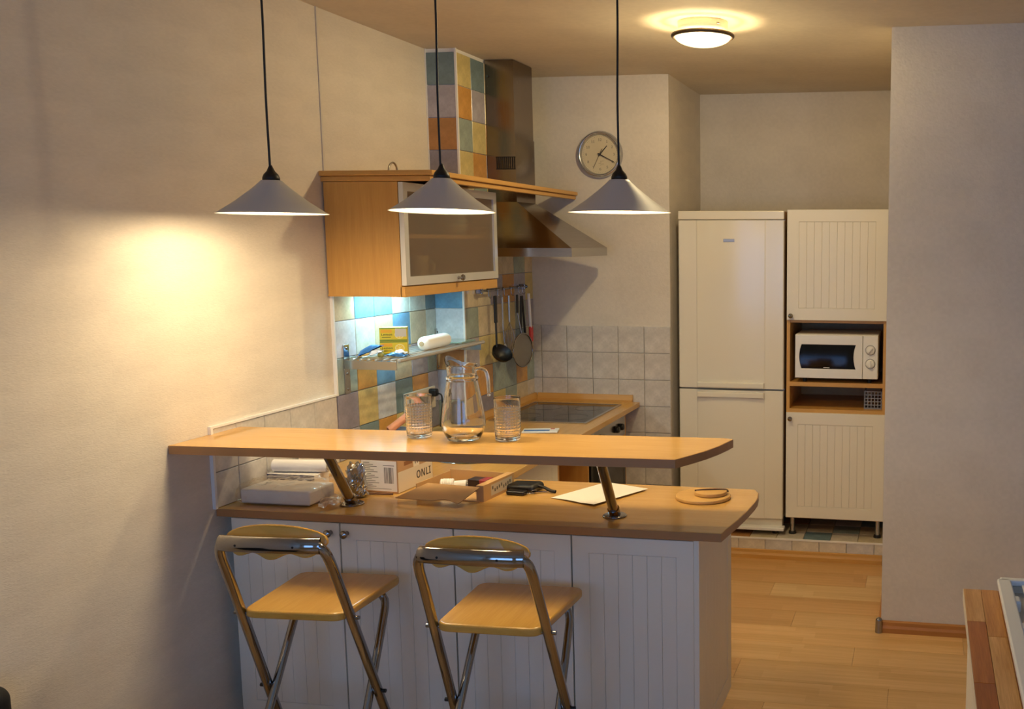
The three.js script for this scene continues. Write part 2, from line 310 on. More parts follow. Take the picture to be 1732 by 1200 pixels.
// worktops
const curveEnd = [[1.757, 2.464]]; for (const q of [[1.768, 2.37], [1.778, 2.30], [1.789, 2.19], [1.796, 2.08], [1.797, 2.02], [1.788, 1.94], [1.765, 1.89]]) curveEnd.push(q);
{
  const t = thing('peninsula_worktop', 'beech laminate worktop of the peninsula with a rounded free end', 'worktop', [0.9, 0.834, 2.18]);
  const g = board([[0.003, 1.89], [0.003, 2.464], ...curveEnd].map(p => [p[0] - 0.9, p[1] - 2.18]), 0.028, 0.028, 0.002);
  add(t, 'board', grain(g, 'x'), M.beech);
  add(t, 'edge_band', edgeBand([[0.003, 2.464], ...curveEnd].map(p => [p[0] - 0.9, p[1] - 2.18]), 0.0012, 0.0268), M.edge, [0, 0, 0], null, 'darker brown edge band');
}
{
  const t = thing('kitchen_worktop', 'beech laminate worktop along the tiled wall with hob and round sink', 'worktop', [0.4, 0.834, 0.95]);
  // boards around the round sink cut-out
  const s = new THREE.Shape([[0.003 - 0.4, -(1.889 - 0.95)], [0.783 - 0.4, -(1.889 - 0.95)], [0.783 - 0.4, -(0.012 - 0.95)], [0.162 - 0.4, -(0.012 - 0.95)], [0.162 - 0.4, -(0.876 - 0.95)], [0.003 - 0.4, -(0.876 - 0.95)]].map(p => new THREE.Vector2(...p)));
  const hole = new THREE.Path(); hole.absarc(0.49 - 0.4, -(1.475 - 0.95), 0.185, 0, Math.PI * 2, true); s.holes.push(hole);
  const g = new THREE.ExtrudeGeometry(s, { depth: 0.024, bevelEnabled: true, bevelSize: 0.002, bevelThickness: 0.002, bevelOffset: -0.002, bevelSegments: 2, curveSegments: 40 }); g.rotateX(-Math.PI / 2); g.translate(0, 0.002, 0);
  add(t, 'board', grain(g, 'z'), M.beech);
  const up = len => { const q = prism([[0, 0], [0.022, 0], [0.022, 0.012], [0.012, 0.040], [0, 0.040]], len); return q; };
  const u1 = grain(up(0.855), 'z'); add(t, 'upstand', u1, M.beechMatt, [0.158 - 0.4, 0.028, 0.015 - 0.95]);
  const u2 = grain(up(0.565), 'z'); const m2 = add(t, 'upstand', u2, M.beechMatt, [0.745 - 0.4, 0.028, 0.009 - 0.95]); m2.rotation.y = -Math.PI / 2;
}
{ // round sink
  const t = thing('round_sink', 'round stainless steel sink set in the kitchen worktop', 'sink', [0.49, 0.862, 1.475]);
  add(t, 'rim', lathe([[0.172, -0.002], [0.180, 0.004], [0.200, 0.004], [0.208, 0.001], [0.206, 0.0]], 56), M.chrome);
  add(t, 'bowl', lathe([[0.0001, -0.15], [0.13, -0.148], [0.165, -0.12], [0.174, -0.03], [0.174, 0.0]], 48), std('#b9b7b2', 0.3, { metalness: 1, side: THREE.DoubleSide }));
  add(t, 'drain', at(cyl(0.03, 0.03, 0.004, 24), 0, -0.146, 0), M.chrome);
}
// bar top on two slanted chrome posts
{
  const t = thing('breakfast_bar', 'raised beech bar top on two slanted chrome posts', 'bar counter', [0.85, 0.862, 2.42]);
  const out = [[0.003, 2.325], [0.003, 2.660], [1.640, 2.580], [1.672, 2.515], [1.704, 2.442], [1.728, 2.365], [1.744, 2.295], [1.752, 2.245], [1.722, 2.232]];
  add(t, 'bar_top', grain(board(out.map(p => [p[0] - 0.85, p[1] - 2.42]), 0.258, 0.029, 0.002), 'x', 1.2, 0.4, 0.3, 0.2), M.beech);
  add(t, 'edge_band', edgeBand(out.slice(1, 8).map(p => [p[0] - 0.85, p[1] - 2.42]), 0.230, 0.2568), M.edge, [0, 0, 0], null, 'darker brown edge band');
  for (const [x, z] of [[1.368, 2.325], [0.427, 2.335]]) {
    const p = add(t, 'support_post', rod([0, 0.004, 0], [0, 0.226, 0.145], 0.0165, 24), M.chrome, [x - 0.85, 0.0005, z - 2.42]);
    add(p, 'foot_flange', lathe([[0.0001, 0], [0.040, 0], [0.040, 0.003], [0.036, 0.006], [0.0001, 0.007]], 36), M.chrome);
    add(p, 'foot_cup', rod([0, 0.004, 0], [0, 0.030, 0.016], 0.020, 20), M.chrome);
    add(p, 'top_flange', cyl(0.034, 0.034, 0.005, 24), M.chrome, [0, 0.2255, 0.146]);
  }
}
// ---------------------------------------------------------------- run of units along the left wall
{
  const c = thing('base_cabinet', 'white beaded base cabinet under the sink behind the peninsula', 'cabinet', [0.38, 0, 1.545]);
  add(c, 'carcass', bx(-0.37, 0.345, 0.1, 0.832, -0.34, 0.34), M.white);
  c.children[0].geometry = merge([bx(-0.37, 0.345, 0.1, 0.6, -0.34, 0.34), bx(0.30, 0.345, 0.6, 0.832, -0.34, 0.34)]);
  add(c, 'toe_kick', bx(-0.3, 0.28, 0, 0.1, -0.33, 0.33), M.white);
  beadDoor(c, 0.678, 0.706, [0.346, 0.476, 0], Math.PI / 2, { strips: 10, frame: 0.066 });
  const n = thing('open_niche_unit', 'open beech shelf unit between the sink cabinet and the oven', 'shelf unit', [0.38, 0, 0.985]);
  add(n, 'side_panel', grain(bx(-0.20, 0.36, 0.1, 0.832, -0.213, -0.195), 'y'), M.beechMatt); add(n, 'side_panel', grain(bx(-0.20, 0.36, 0.1, 0.832, 0.195, 0.213), 'y'), M.beechMatt);
  add(n, 'back_panel', grain(bx(0.10, 0.115, 0.12, 0.832, -0.195, 0.195), 'y'), M.beechMatt); add(n, 'bottom_panel', grain(bx(0.115, 0.36, 0.1, 0.118, -0.195, 0.195), 'z'), M.beechMatt);
  const o = thing('built_in_oven', 'built-in oven with silver control panel and dark glass door below the hob', 'oven', [0.38, 0, 0.47]);
  add(o, 'body', bx(-0.2, 0.345, 0.1, 0.830, -0.29, 0.29), M.dark);
  add(o, 'control_panel', rb(0.02, 0.115, 0.58, 0.003), M.steel, [0.357, 0.765, 0]);
  for (const dz of [-0.2, -0.12, 0.12, 0.2]) add(o, 'control_knob', lathe([[0.0001, 0], [0.019, 0], [0.018, 0.016], [0.014, 0.022], [0.0001, 0.022]], 20), M.black, [0.367, 0.765, dz], [0, 0, -Math.PI / 2]);
  const dr = add(o, 'oven_door', rb(0.022, 0.50, 0.58, 0.004), M.blackGloss, [0.357, 0.45, 0]);
  add(dr, 'handle', merge([rod([0.045, 0.2, -0.24], [0.045, 0.2, 0.24], 0.008), rod([0.01, 0.2, -0.21], [0.045, 0.2, -0.21], 0.006), rod([0.01, 0.2, 0.21], [0.045, 0.2, 0.21], 0.006)]), M.chrome);
  add(o, 'toe_kick', bx(-0.2, 0.28, 0, 0.1, -0.29, 0.29), M.white);
  const e = thing('end_panel', 'narrow beech panel closing the oven unit against the back wall', 'panel', [0.45, 0, 0.155]);
  add(e, 'panel', grain(rb(0.58, 0.832, 0.020, 0.002), 'y'), M.beechMatt, [0, 0.416, 0]);
  const h = thing('ceramic_hob', 'black ceramic hob with a steel frame set into the worktop', 'hob', [0.458, 0.862, 0.435]);
  add(h, 'glass_plate', rb(0.49, 0.004, 0.575, 0.002), std('#1b1a1c', 0.07), [0, 0.003, 0]);
  add(h, 'steel_frame', merge([bx(-0.258, -0.244, 0, 0.0065, -0.298, 0.298), bx(0.244, 0.258, 0, 0.0065, -0.298, 0.298), bx(-0.244, 0.244, 0, 0.0065, -0.298, -0.286), bx(-0.244, 0.244, 0, 0.0065, 0.286, 0.298)]), M.steel);
  for (const [x, z, r] of [[-0.12, -0.14, 0.09], [0.12, -0.14, 0.075], [-0.12, 0.14, 0.075], [0.12, 0.14, 0.09]]) add(h, 'cooking_zone', new THREE.TorusGeometry(r, 0.0012, 4, 48), std('#55524f', 0.3), [x, 0.0048, z], [Math.PI / 2, 0, 0]);
}

// ---------------------------------------------------------------- wall cabinet, cornice, light, hood
{
  const c = thing('wall_cabinet', 'beech wall cabinet with a framed frosted glass flap above the tiles', 'cabinet', [0, 1.547, 1.325]);
  const z0 = -0.435, z1 = 0.435, hgt = 0.452;                               // local y from 0 (pelmet foot) to 0.452
  add(c, 'side_panel', grain(bx(0.0095, 0.325, 0, hgt, z1 - 0.018, z1), 'y', 1.2, 0.4, 0.1, 0.3), M.beechMatt);
  add(c, 'side_panel', grain(bx(0.0095, 0.325, 0.040, hgt, z0, z0 + 0.018), 'y'), M.beechMatt);
  add(c, 'top_panel', grain(bx(0.0095, 0.325, hgt - 0.018, hgt, z0 + 0.018, z1 - 0.018), 'z'), M.beechMatt);
  add(c, 'bottom_panel', grain(bx(0.0095, 0.325, 0.040, 0.058, z0 + 0.018, z1 - 0.018), 'z'), M.beechMatt);
  add(c, 'back_panel', grain(bx(0.0095, 0.016, 0.058, hgt - 0.018, z0 + 0.018, z1 - 0.018), 'z'), M.beechMatt);
  add(c, 'shelf', grain(bx(0.02, 0.29, 0.232, 0.250, z0 + 0.019, z1 - 0.019), 'z'), M.beechMatt);
  add(c, 'light_pelmet', grain(rb(0.020, 0.042, 0.87, 0.002), 'z'), M.beechMatt, [0.330, 0.0205, 0]);
  add(c, 'light_pelmet', grain(bx(0.0095, 0.3195, 0, 0.006, z1 - 0.0005, z1 + 0.004), 'x'), M.beechMatt);
  const y0 = 0.046, y1 = 0.450, fw = 0.034, d = add(c, 'flap_door', merge([bx(0, 0.02, y0, y1, z0 + 0.002, z0 + fw), bx(0, 0.02, y0, y1, z1 - fw, z1 - 0.002), bx(0, 0.02, y0, y0 + fw, z0 + fw, z1 - fw), bx(0, 0.02, y1 - fw, y1, z0 + fw, z1 - fw)]), M.alu, [0.327, 0, 0], null, 'pale aluminium flap frame');
  add(d, 'glass_pane', bx(0.007, 0.011, y0 + fw - 0.004, y1 - fw + 0.004, z0 + fw - 0.004, z1 - fw + 0.004), M.frosted, [0, 0, 0], null, 'frosted glass pane');
  add(d, 'knob', knobGeo.clone().rotateZ(-Math.PI / 2), M.chrome, [0.02, y0 + 0.017, -0.015]);
  // crockery behind the frosted glass
  const bowl = lathe([[0.0001, 0], [0.035, 0], [0.055, 0.02], [0.068, 0.05], [0.065, 0.05], [0.05, 0.02], [0.0001, 0.006]], 28);
  const bw = std('#e8e4da', 0.3);
  for (const [z, n, y] of [[0.985, 3, 1.7975]]) for (let k = 0; k < n; k++) solo('bowl', ['lowest white bowl of the stack behind the frosted glass', 'middle white bowl of the stack behind the frosted glass', 'top white bowl of the stack behind the frosted glass'][k], 'bowl', bowl, bw, [0.17, y + k * 0.022, z], null, 'bowls in the wall cabinet');
  solo('mug', 'cream mug standing low behind the frosted glass', 'mug', merge([lathe([[0.0001, 0], [0.04, 0], [0.042, 0.1], [0.039, 0.1], [0.037, 0.006], [0.0001, 0.006]], 28), at(new THREE.TorusGeometry(0.026, 0.006, 8, 20), 0.045, 0.05, 0)]), std('#e2c9a2', 0.35), [0.2, 1.6055, 1.38]);
  // cornice running on over the hood
  const k = thing('cornice_board', 'beech cornice board over the wall cabinet running on above the hood', 'cornice', [0, 2.0, 0.9]);
  const ck = board([[0.0015, 1.775], [0.480, 1.775], [0.440, 0.012], [0.330, 0.012], [0.330, 0.8], [0.168, 0.8], [0.168, 0.885], [0.0015, 0.885]].map(p => [p[0], p[1] - 0.9]), 0.042, 0.020, 0.004);
  add(k, 'board', grain(ck, 'z'), M.beechMatt);
  const lip = board([[0.0015, 1.764], [0.466, 1.764], [0.428, 0.012], [0.405, 0.012], [0.440, 1.740], [0.0015, 1.740]].map(p => [p[0], p[1] - 0.9]), 0.021, 0.020, 0.003);
  add(k, 'moulding', grain(lip, 'z'), M.beechMatt);
  const wl = solo('wire_loop', 'bent metal wire loop standing on the cornice board', 'wire', tube([[0, 0, 0.04], [0, 0.03, 0.03], [0, 0.045, 0.0], [0, 0.03, -0.025], [0, 0, -0.03]], 0.004, 30, 8), std('#a9a295', 0.3, { metalness: 0.8 }), [0.2, 2.043, 1.56]);
  // under-cabinet strip light
  const s = thing('strip_light', 'slim cool white strip light under the wall cabinet', 'strip light', [0.075, 1.587, 1.40]);
  add(s, 'housing', rb(0.05, 0.022, 0.40, 0.003), M.plastic, [0, -0.011, 0]);
  add(s, 'diffuser', rb(0.036, 0.010, 0.36, 0.004), std('#ffffff', 0.4, { emissive: COOL, emissiveIntensity: 5 }), [0, -0.0265, 0]);
  const l = new THREE.RectAreaLight(COOL, STRIP, 0.036, 0.36); l.name = 'strip_light_glow'; l.position.set(0.075, 1.587 - 0.034, 1.40); l.rotation.x = -Math.PI / 2; scene.add(l);
}
{ // hood
  const h = thing('range_hood', 'stainless steel chimney hood mounted on the tiled shaft over the hob', 'range hood', [0.158, 1.692, 0.43]);
  const X1 = 0.492, Za = -0.283, Zb = 0.277, lipH = 0.043;
  const P = (a, b, y) => [[0, y, a], [0, y, b]];
  const q = []; const quad = (a, b, c, d) => q.push(...a, ...b, ...c, ...a, ...c, ...d);
  const b0 = [0, lipH, Zb], b1 = [X1, lipH, Zb], b2 = [X1, lipH, Za], b3 = [0, lipH, Za], yt = 0.275, t0 = [0, yt, 0.13], t1 = [0.153, yt, 0.13], t2 = [0.153, yt, -0.12], t3 = [0, yt, -0.12];
  quad(b0, b1, t1, t0); quad(b1, b2, t2, t1); quad(b2, b3, t3, t2); quad(b3, b0, t0, t3); quad(t0, t1, t2, t3);
  const g = new THREE.BufferGeometry(); g.setAttribute('position', new THREE.Float32BufferAttribute(q, 3)); g.computeVertexNormals(); g.setAttribute('uv', new THREE.Float32BufferAttribute(new Float32Array(q.length / 3 * 2).map((_, i) => i % 2 ? q[(i >> 1) * 3 + 1] * 3 : q[(i >> 1) * 3 + 2]), 2));
  add(h, 'canopy', g, std('#8f8880', 0.30, { metalness: 1, roughnessMap: brushed, side: THREE.DoubleSide }));
  add(h, 'lip', grain(merge([bx(0, X1, 0, lipH, Zb - 0.006, Zb), bx(X1 - 0.006, X1, 0, lipH, Za, Zb - 0.006), bx(0, X1 - 0.006, 0, lipH, Za, Za + 0.006)]), 'x', 0.5, 0.5), M.steel);
  add(h, 'filter', bx(0.01, X1 - 0.01, 0.010, 0.018, Za + 0.01, Zb - 0.01), std('#8a8680', 0.45, { metalness: 1 }));
  const cw = 0.153, ch = H - 1.692 - yt;
  add(h, 'chimney', grain(merge([bx(0, cw, yt - 0.002, 0.60, -0.12, 0.13), bx(0, cw - 0.003, 0.60, H - 1.692 - 0.003, -0.117, 0.127)]), 'y', 0.5, 0.5), std('#8b7f70', 0.34, { metalness: 1, roughnessMap: brushed }));
  const gr = [bx(0.100 - 0.052, 0.100 + 0.052, 0.438, 0.442, 0.13, 0.1325), bx(0.048, 0.152, 0.498, 0.502, 0.13, 0.1325)];
  for (let i = 0; i < 10; i++) gr.push(bx(0.050 + i * 0.0104, 0.0565 + i * 0.0104, 0.442, 0.498, 0.13, 0.1318));
  add(h, 'vent_grille', merge(gr), M.dark);
  add(h, 'screw', cyl(0.006, 0.006, 0.004, 12), M.chrome, [0.015, 0.90, 0.132], [Math.PI / 2, 0, 0]);
}

// ---------------------------------------------------------------- fridge, tall cabinet, microwave
{
  const f = thing('fridge_freezer', 'tall white two-door fridge freezer standing on the tiled step', 'fridge', [1.308, 0.12, -0.3]);
  const w = 0.594, hw = w / 2;
  add(f, 'body', bx(-hw + 0.002, hw - 0.002, 0.09, 1.816, -0.29, 0.235), M.enamel);
  // door outline seen from above: flat at the sides, bowed in the middle
  const plan = (() => { const p = [[-hw, 0.24], [-hw, 0.286], [-hw + 0.005, 0.292]]; const x0 = -0.19, n = 24; p.push([x0 - 0.004, 0.292]); for (let i = 0; i <= n; i++) { const x = x0 + 0.38 * i / n; p.push([x, 0.2945 + 0.0085 * (1 - (x / 0.19) ** 2)]); } p.push([0.194, 0.292], [hw - 0.005, 0.292], [hw, 0.286], [hw, 0.24]); return p; })();
  const slab = (y0, y1) => { const g = prism(plan.map(p => [p[0], -p[1]]), y1 - y0, 0.002); g.rotateX(-Math.PI / 2); g.translate(0, y0, 0); return toCreasedNormals(g, 0.35); };
  const up = add(f, 'fridge_door', slab(0.832, 1.766), M.enamel), lo = add(f, 'freezer_door', slab(0.092, 0.823), M.enamel);
  add(f, 'top_panel', rb(w, 0.048, 0.535, 0.006, 3), M.enamel, [0, 1.793, 0.03]);
  const grip = s => { const g = prism([[-0.19, -0.016], [0.19, -0.016], [0.19, 0.016], [-0.19, 0.016]], 0.02, 0.006); return g; };
  add(up, 'handle', grip(1), M.enamel, [0, 0.852, 0.296]); add(lo, 'handle', grip(-1), M.enamel, [0, 0.797, 0.298]);
  add(up, 'badge', rb(0.062, 0.018, 0.003, 0.002), std('#b9b6b0', 0.3, { metalness: 0.8 }), [-0.008, 1.655, 0.3035]);
  add(f, 'base_grille', rb(w - 0.01, 0.05, 0.06, 0.004), M.enamel, [0, 0.062, 0.24]);
  for (const x of [-0.25, 0.25]) for (const z of [-0.24, 0.25]) { const l = add(f, 'foot', cyl(0.014, 0.016, 0.025, 16), M.white, [x, 0.026, z]); add(l, 'foot_pad', cyl(0.018, 0.018, 0.014, 16), M.dark, [0, -0.019, 0]); }
  add(f, 'foot_rail', rb(w + 0.02, 0.018, 0.06, 0.004), M.plastic, [0, 0.038, 0.29]);
}
{
  const X = 1.8955, hw = 0.2745;
  const c = thing('tall_cabinet', 'tall white cabinet with beaded doors and an open microwave niche', 'cabinet', [X, 0.12, -0.29]);
  const Y = y => y - 0.12, zf = 0.272, zb = -0.28;
  const side = s => grain(bx(s > 0 ? hw - 0.018 : -hw, s > 0 ? hw : -hw + 0.018, Y(0.222), Y(1.942), zb, zf), 'y');
  add(c, 'side_panel', side(-1), M.beechMatt); add(c, 'side_panel', side(1), M.beechMatt);
  const inner = (y0, y1, z1 = zf) => grain(bx(-hw + 0.018, hw - 0.018, Y(y0), Y(y1), zb, z1), 'x');
  add(c, 'top_panel', inner(1.924, 1.942), M.beechMatt); add(c, 'shelf', inner(1.326, 1.342, zf - 0.01), M.beechMatt); add(c, 'shelf', inner(0.973, 0.996), M.beechMatt); add(c, 'shelf', inner(0.826, 0.846), M.beechMatt); add(c, 'bottom_panel', inner(0.222, 0.240), M.beechMatt);
  add(c, 'back_panel', bx(-hw + 0.018, hw - 0.018, Y(0.240), Y(1.924), zb, zb + 0.006), M.beechMatt);
  beadDoor(c, 0.546, 0.600, [0, Y(1.642), zf], 0, { frame: 0.066, strips: 10, knob: [-0.249, -0.276] });
  beadDoor(c, 0.546, 0.599, [0, Y(0.527), zf], 0, { frame: 0.066, strips: 10, knob: [-0.249, 0.266] });
  for (const x of [-0.24, 0.24]) for (const z of [-0.22, 0.235]) { const l = add(c, 'leg', cyl(0.013, 0.013, 0.094, 16), M.steel, [x, 0.055, z]); add(l, 'foot_pad', cyl(0.020, 0.022, 0.014, 16), M.dark, [0, -0.048, 0]); }
  // microwave
  const m = thing('microwave_oven', 'white microwave oven with two dials in the open cabinet niche', 'microwave', [1.898, 0.996, -0.16]);
  add(m, 'housing', rb(0.456, 0.242, 0.30, 0.005), M.plastic, [0, 0.147, -0.008]);
  const bow = (x, s) => { const p = []; for (let i = 0; i <= 12; i++) { const y = -0.067 + 0.134 * i / 12; p.push([x + s * 0.012 * (1 - (y / 0.067) ** 2), y]); } return p; };
  const L = bow(-0.150, -1), R = bow(0.148, -1);
  const sh = new THREE.Shape([[-0.185, -0.119], [0.185, -0.119], [0.185, 0.119], [-0.185, 0.119]].map(p => new THREE.Vector2(...p)));
  sh.holes.push(new THREE.Path([...L, ...R.slice().reverse()].map(p => new THREE.Vector2(...p))));
  const dg = new THREE.ExtrudeGeometry(sh, { depth: 0.016, bevelEnabled: true, bevelSize: 0.003, bevelThickness: 0.003, bevelOffset: -0.003, bevelSegments: 2 });
  const d = add(m, 'door', dg, M.plastic, [-0.042, 0.146, 0.1425]);
  add(d, 'window', new THREE.BoxGeometry(0.325, 0.142, 0.006), M.blackGloss, [0, 0, 0.010]);
  add(d, 'window_mark', new THREE.BoxGeometry(0.034, 0.004, 0.0006), std('#c9c6c0', 0.5), [-0.012, -0.060, 0.0134]);
  add(m, 'control_panel', rb(0.082, 0.238, 0.02, 0.004), M.plastic, [0.186, 0.146, 0.1515]);
  for (const y of [0.187, 0.112]) { const kn = add(m, 'dial', lathe([[0.0001, 0], [0.024, 0], [0.024, 0.003], [0.021, 0.012], [0.0001, 0.013]], 32), M.plastic, [0.186, y, 0.1615], [Math.PI / 2, 0, 0]); add(kn, 'dial_grip', rb(0.008, 0.008, 0.036, 0.002), M.plastic, [0, 0.016, 0], [0, y > 0.15 ? -0.7 : 0, 0]); add(kn, 'dial_ring', new THREE.TorusGeometry(0.0265, 0.0012, 6, 40), std('#8d8880', 0.6), [0, 0.0005, 0], [Math.PI / 2, 0, 0]); }
  for (const x of [-0.18, 0.18]) for (const z of [-0.1, 0.1]) add(m, 'foot', cyl(0.012, 0.012, 0.028, 12), M.dark, [x, 0.013, z]);
  // open-mesh basket low in the niche
  const b = thing('mesh_basket', 'small grey lattice basket on the lower niche shelf', 'basket', [2.098, 0.846, -0.115]);
  const bm = std('#8b8d96', 0.5), hor = [], ver = [];
  for (let i = 0; i <= 5; i++) { const y = 0.006 + i * 0.0185; hor.push(bx(-0.046, 0.046, y - 0.0025, y + 0.0025, 0.043, 0.047), bx(-0.048, -0.044, y - 0.0025, y + 0.0025, -0.1, 0.046), bx(0.044, 0.048, y - 0.0025, y + 0.0025, -0.1, 0.046)); }
  for (let i = 0; i <= 5; i++) { const x = -0.046 + i * 0.0184; ver.push(bx(x - 0.0025, x + 0.0025, 0, 0.1, 0.0435, 0.0465)); }
  for (let i = 0; i <= 7; i++) for (const x of [-0.046, 0.046]) { const z = -0.1 + i * 0.0205; ver.push(bx(x - 0.0015, x + 0.0015, 0, 0.1, z - 0.0025, z + 0.0025)); }
  add(b, 'lattice_bars', merge(hor), bm); add(b, 'lattice_posts', merge(ver), bm); add(b, 'basket_floor', bx(-0.046, 0.046, 0, 0.003, -0.1, 0.045), bm);
}

// ---------------------------------------------------------------- clock
{
  const c = thing('wall_clock', 'round wall clock with a silver rim and cream dial', 'clock', [0.575, 2.247, 0.001]);
  add(c, 'rim', lathe([[0.105, 0.012], [0.108, 0.026], [0.114, 0.033], [0.122, 0.030], [0.128, 0.018], [0.128, 0.0], [0.100, 0.0]], 64).rotateX(Math.PI / 2), std('#bdbfc4', 0.22, { metalness: 0.9 }));
  const dial = canvasTex(512, 512, (g, w) => {
    g.fillStyle = '#d9cba8'; g.fillRect(0, 0, w, w); g.translate(256, 256); g.fillStyle = '#4a4034'; g.textAlign = 'center'; g.textBaseline = 'middle'; g.font = '46px serif';
    for (let i = 1; i <= 12; i++) { const a = i * Math.PI / 6; g.fillText(String(i), Math.sin(a) * 190, -Math.cos(a) * 190); }
    for (let i = 0; i < 60; i++) { const a = i * Math.PI / 30; g.fillRect(Math.sin(a) * 232 - 2, -Math.cos(a) * 232 - 2, 4, 4); }
    g.fillStyle = '#6b5c46'; g.fillRect(6, 78, 5, 26); g.fillRect(26, 84, 20, 4); g.fillRect(-22, 112, 30, 3); g.fillRect(14, 122, 34, 3); g.fillRect(-4, 134, 20, 3);
  });
  add(c, 'dial', new THREE.CircleGeometry(0.108, 64), std('#ffffff', 0.7, { map: dial }), [0, 0, 0.012]);
  const hand = (len, tail, w0, ang, z, name, m) => add(c, name, prism([[-w0, -tail], [w0, -tail], [w0 * 0.6, len], [-w0 * 0.6, len]], 0.002), m, [0, 0, z], [0, 0, -ang]);
  hand(0.062, 0.012, 0.0032, 0.72, 0.015, 'hour_hand', M.black); hand(0.094, 0.012, 0.0026, 2.05, 0.018, 'minute_hand', M.black); hand(0.082, 0.034, 0.0011, 3.60, 0.021, 'second_hand', std('#5a4632', 0.5));
  add(c, 'hub', cyl(0.005, 0.005, 0.012, 16), M.black, [0, 0, 0.019], [Math.PI / 2, 0, 0]);
  add(c, 'cover_glass', new THREE.CircleGeometry(0.107, 64), phy('#ffffff', 0.02, { transmission: 1, thickness: 0 }), [0, 0, 0.0275]);
}

// ---------------------------------------------------------------- lamps
{
  const R = 0.1625;
  const shadeOut = lathe([[0.024, 0.104], [0.030, 0.103], [0.038, 0.095], [0.060, 0.075], [0.105, 0.039], [0.150, 0.008], [R, 0.001]], 72);
  const shadeIn = lathe([[R, 0.001], [R - 0.003, 0.001], [0.149, 0.006], [0.104, 0.036], [0.059, 0.072], [0.036, 0.092], [0.024, 0.100]], 72);
  const inner = M.shadeWhite.clone(), outer = M.shadeGrey.clone(); inner.side = outer.side = THREE.DoubleSide;
  const socket = lathe([[0.0001, 0.150], [0.004, 0.150], [0.007, 0.143], [0.012, 0.132], [0.021, 0.122], [0.025, 0.112], [0.0255, 0.101], [0.0001, 0.099]], 28);
  const bulb = lathe([[0.0001, 0], [0.014, 0.002], [0.025, 0.012], [0.029, 0.026], [0.025, 0.042], [0.016, 0.056], [0.013, 0.070], [0.0001, 0.071]], 28);
  const glow = std('#fff4dc', 0.4, { emissive: WARM, emissiveIntensity: 6 });
  const spots = [[0.360, 1.850, 2.58, -0.004, 'grey cone pendant lamp hanging nearest the left wall beside the cabinet end'], [0.868, 1.859, 2.47, -0.030, 'grey cone pendant lamp hanging above the glass jug'], [1.411, 1.858, 2.36, -0.004, 'grey cone pendant lamp hanging in front of the clock, over the free bar end']];
  spots.forEach(([x, y, z, tilt, label]) => {
    const p = thing('pendant_lamp', label, 'lamp', [x, y, z], 0, 'cone pendants over the bar');
    const s = add(p, 'shade', shadeOut, outer, [0, 0, 0], [tilt, 0, 0]); add(s, 'shade_lining', shadeIn, inner);
    add(s, 'socket', socket, M.black); add(s, 'bulb', bulb, glow, [0, 0.012, 0]);
    add(p, 'cord', tube([[0, 0.145, 0.002], [-0.002, 0.35, 0], [0.002, 0.6, 0], [0, H - y, 0]], 0.0035, 40, 8), M.black);
    add(p, 'ceiling_cup', lathe([[0.0001, -0.035], [0.02, -0.033], [0.035, -0.012], [0.037, 0], [0.0001, 0]], 24), M.black, [0, H - y - 0.0005, 0]);
    const l = new THREE.PointLight(WARM, PENDANT_CD, 0, 2); l.name = 'pendant_bulb_light'; l.position.set(x, y + 0.036, z); l.castShadow = true; l.shadow.radius = 2.2; l.shadow.bias = -0.0005; scene.add(l);
  });
  const c = thing('ceiling_lamp', 'round flush ceiling lamp with a lit glass bowl and bronze ring', 'lamp', [1.432, H, 1.235]);
  add(c, 'mount', lathe([[0.0001, -0.048], [0.098, -0.048], [0.104, -0.040], [0.104, -0.0005], [0.0001, -0.0005]], 56), M.plastic);
  add(c, 'ring', new THREE.TorusGeometry(0.124, 0.0085, 14, 72), std('#5b4b3a', 0.35, { metalness: 0.6 }), [0, -0.056, 0], [Math.PI / 2, 0, 0]);
  const gb = []; for (let i = 0; i <= 14; i++) { const a = i / 14 * Math.PI / 2; gb.push([0.118 * Math.sin(a) + 0.0001, -0.0565 - 0.043 * Math.cos(a)]); }
  add(c, 'glass_bowl', lathe(gb, 56), std('#fff6e0', 0.35, { emissive: LAMPWARM, emissiveIntensity: 2.2, side: THREE.DoubleSide }), [0, 0, 0], null, 'glowing opal glass bowl');
  add(c, 'screw', cyl(0.004, 0.004, 0.012, 12), M.chrome, [0.08, -0.02, 0.070], [Math.PI / 2, 0, 0.8]);
  const l = new THREE.PointLight(LAMPWARM, CEILING_CD, 0, 2); l.name = 'ceiling_bulb_light'; l.position.set(1.432, H - 0.070, 1.235); l.castShadow = true; l.shadow.radius = 2.2; l.shadow.bias = -0.0005; scene.add(l);
}

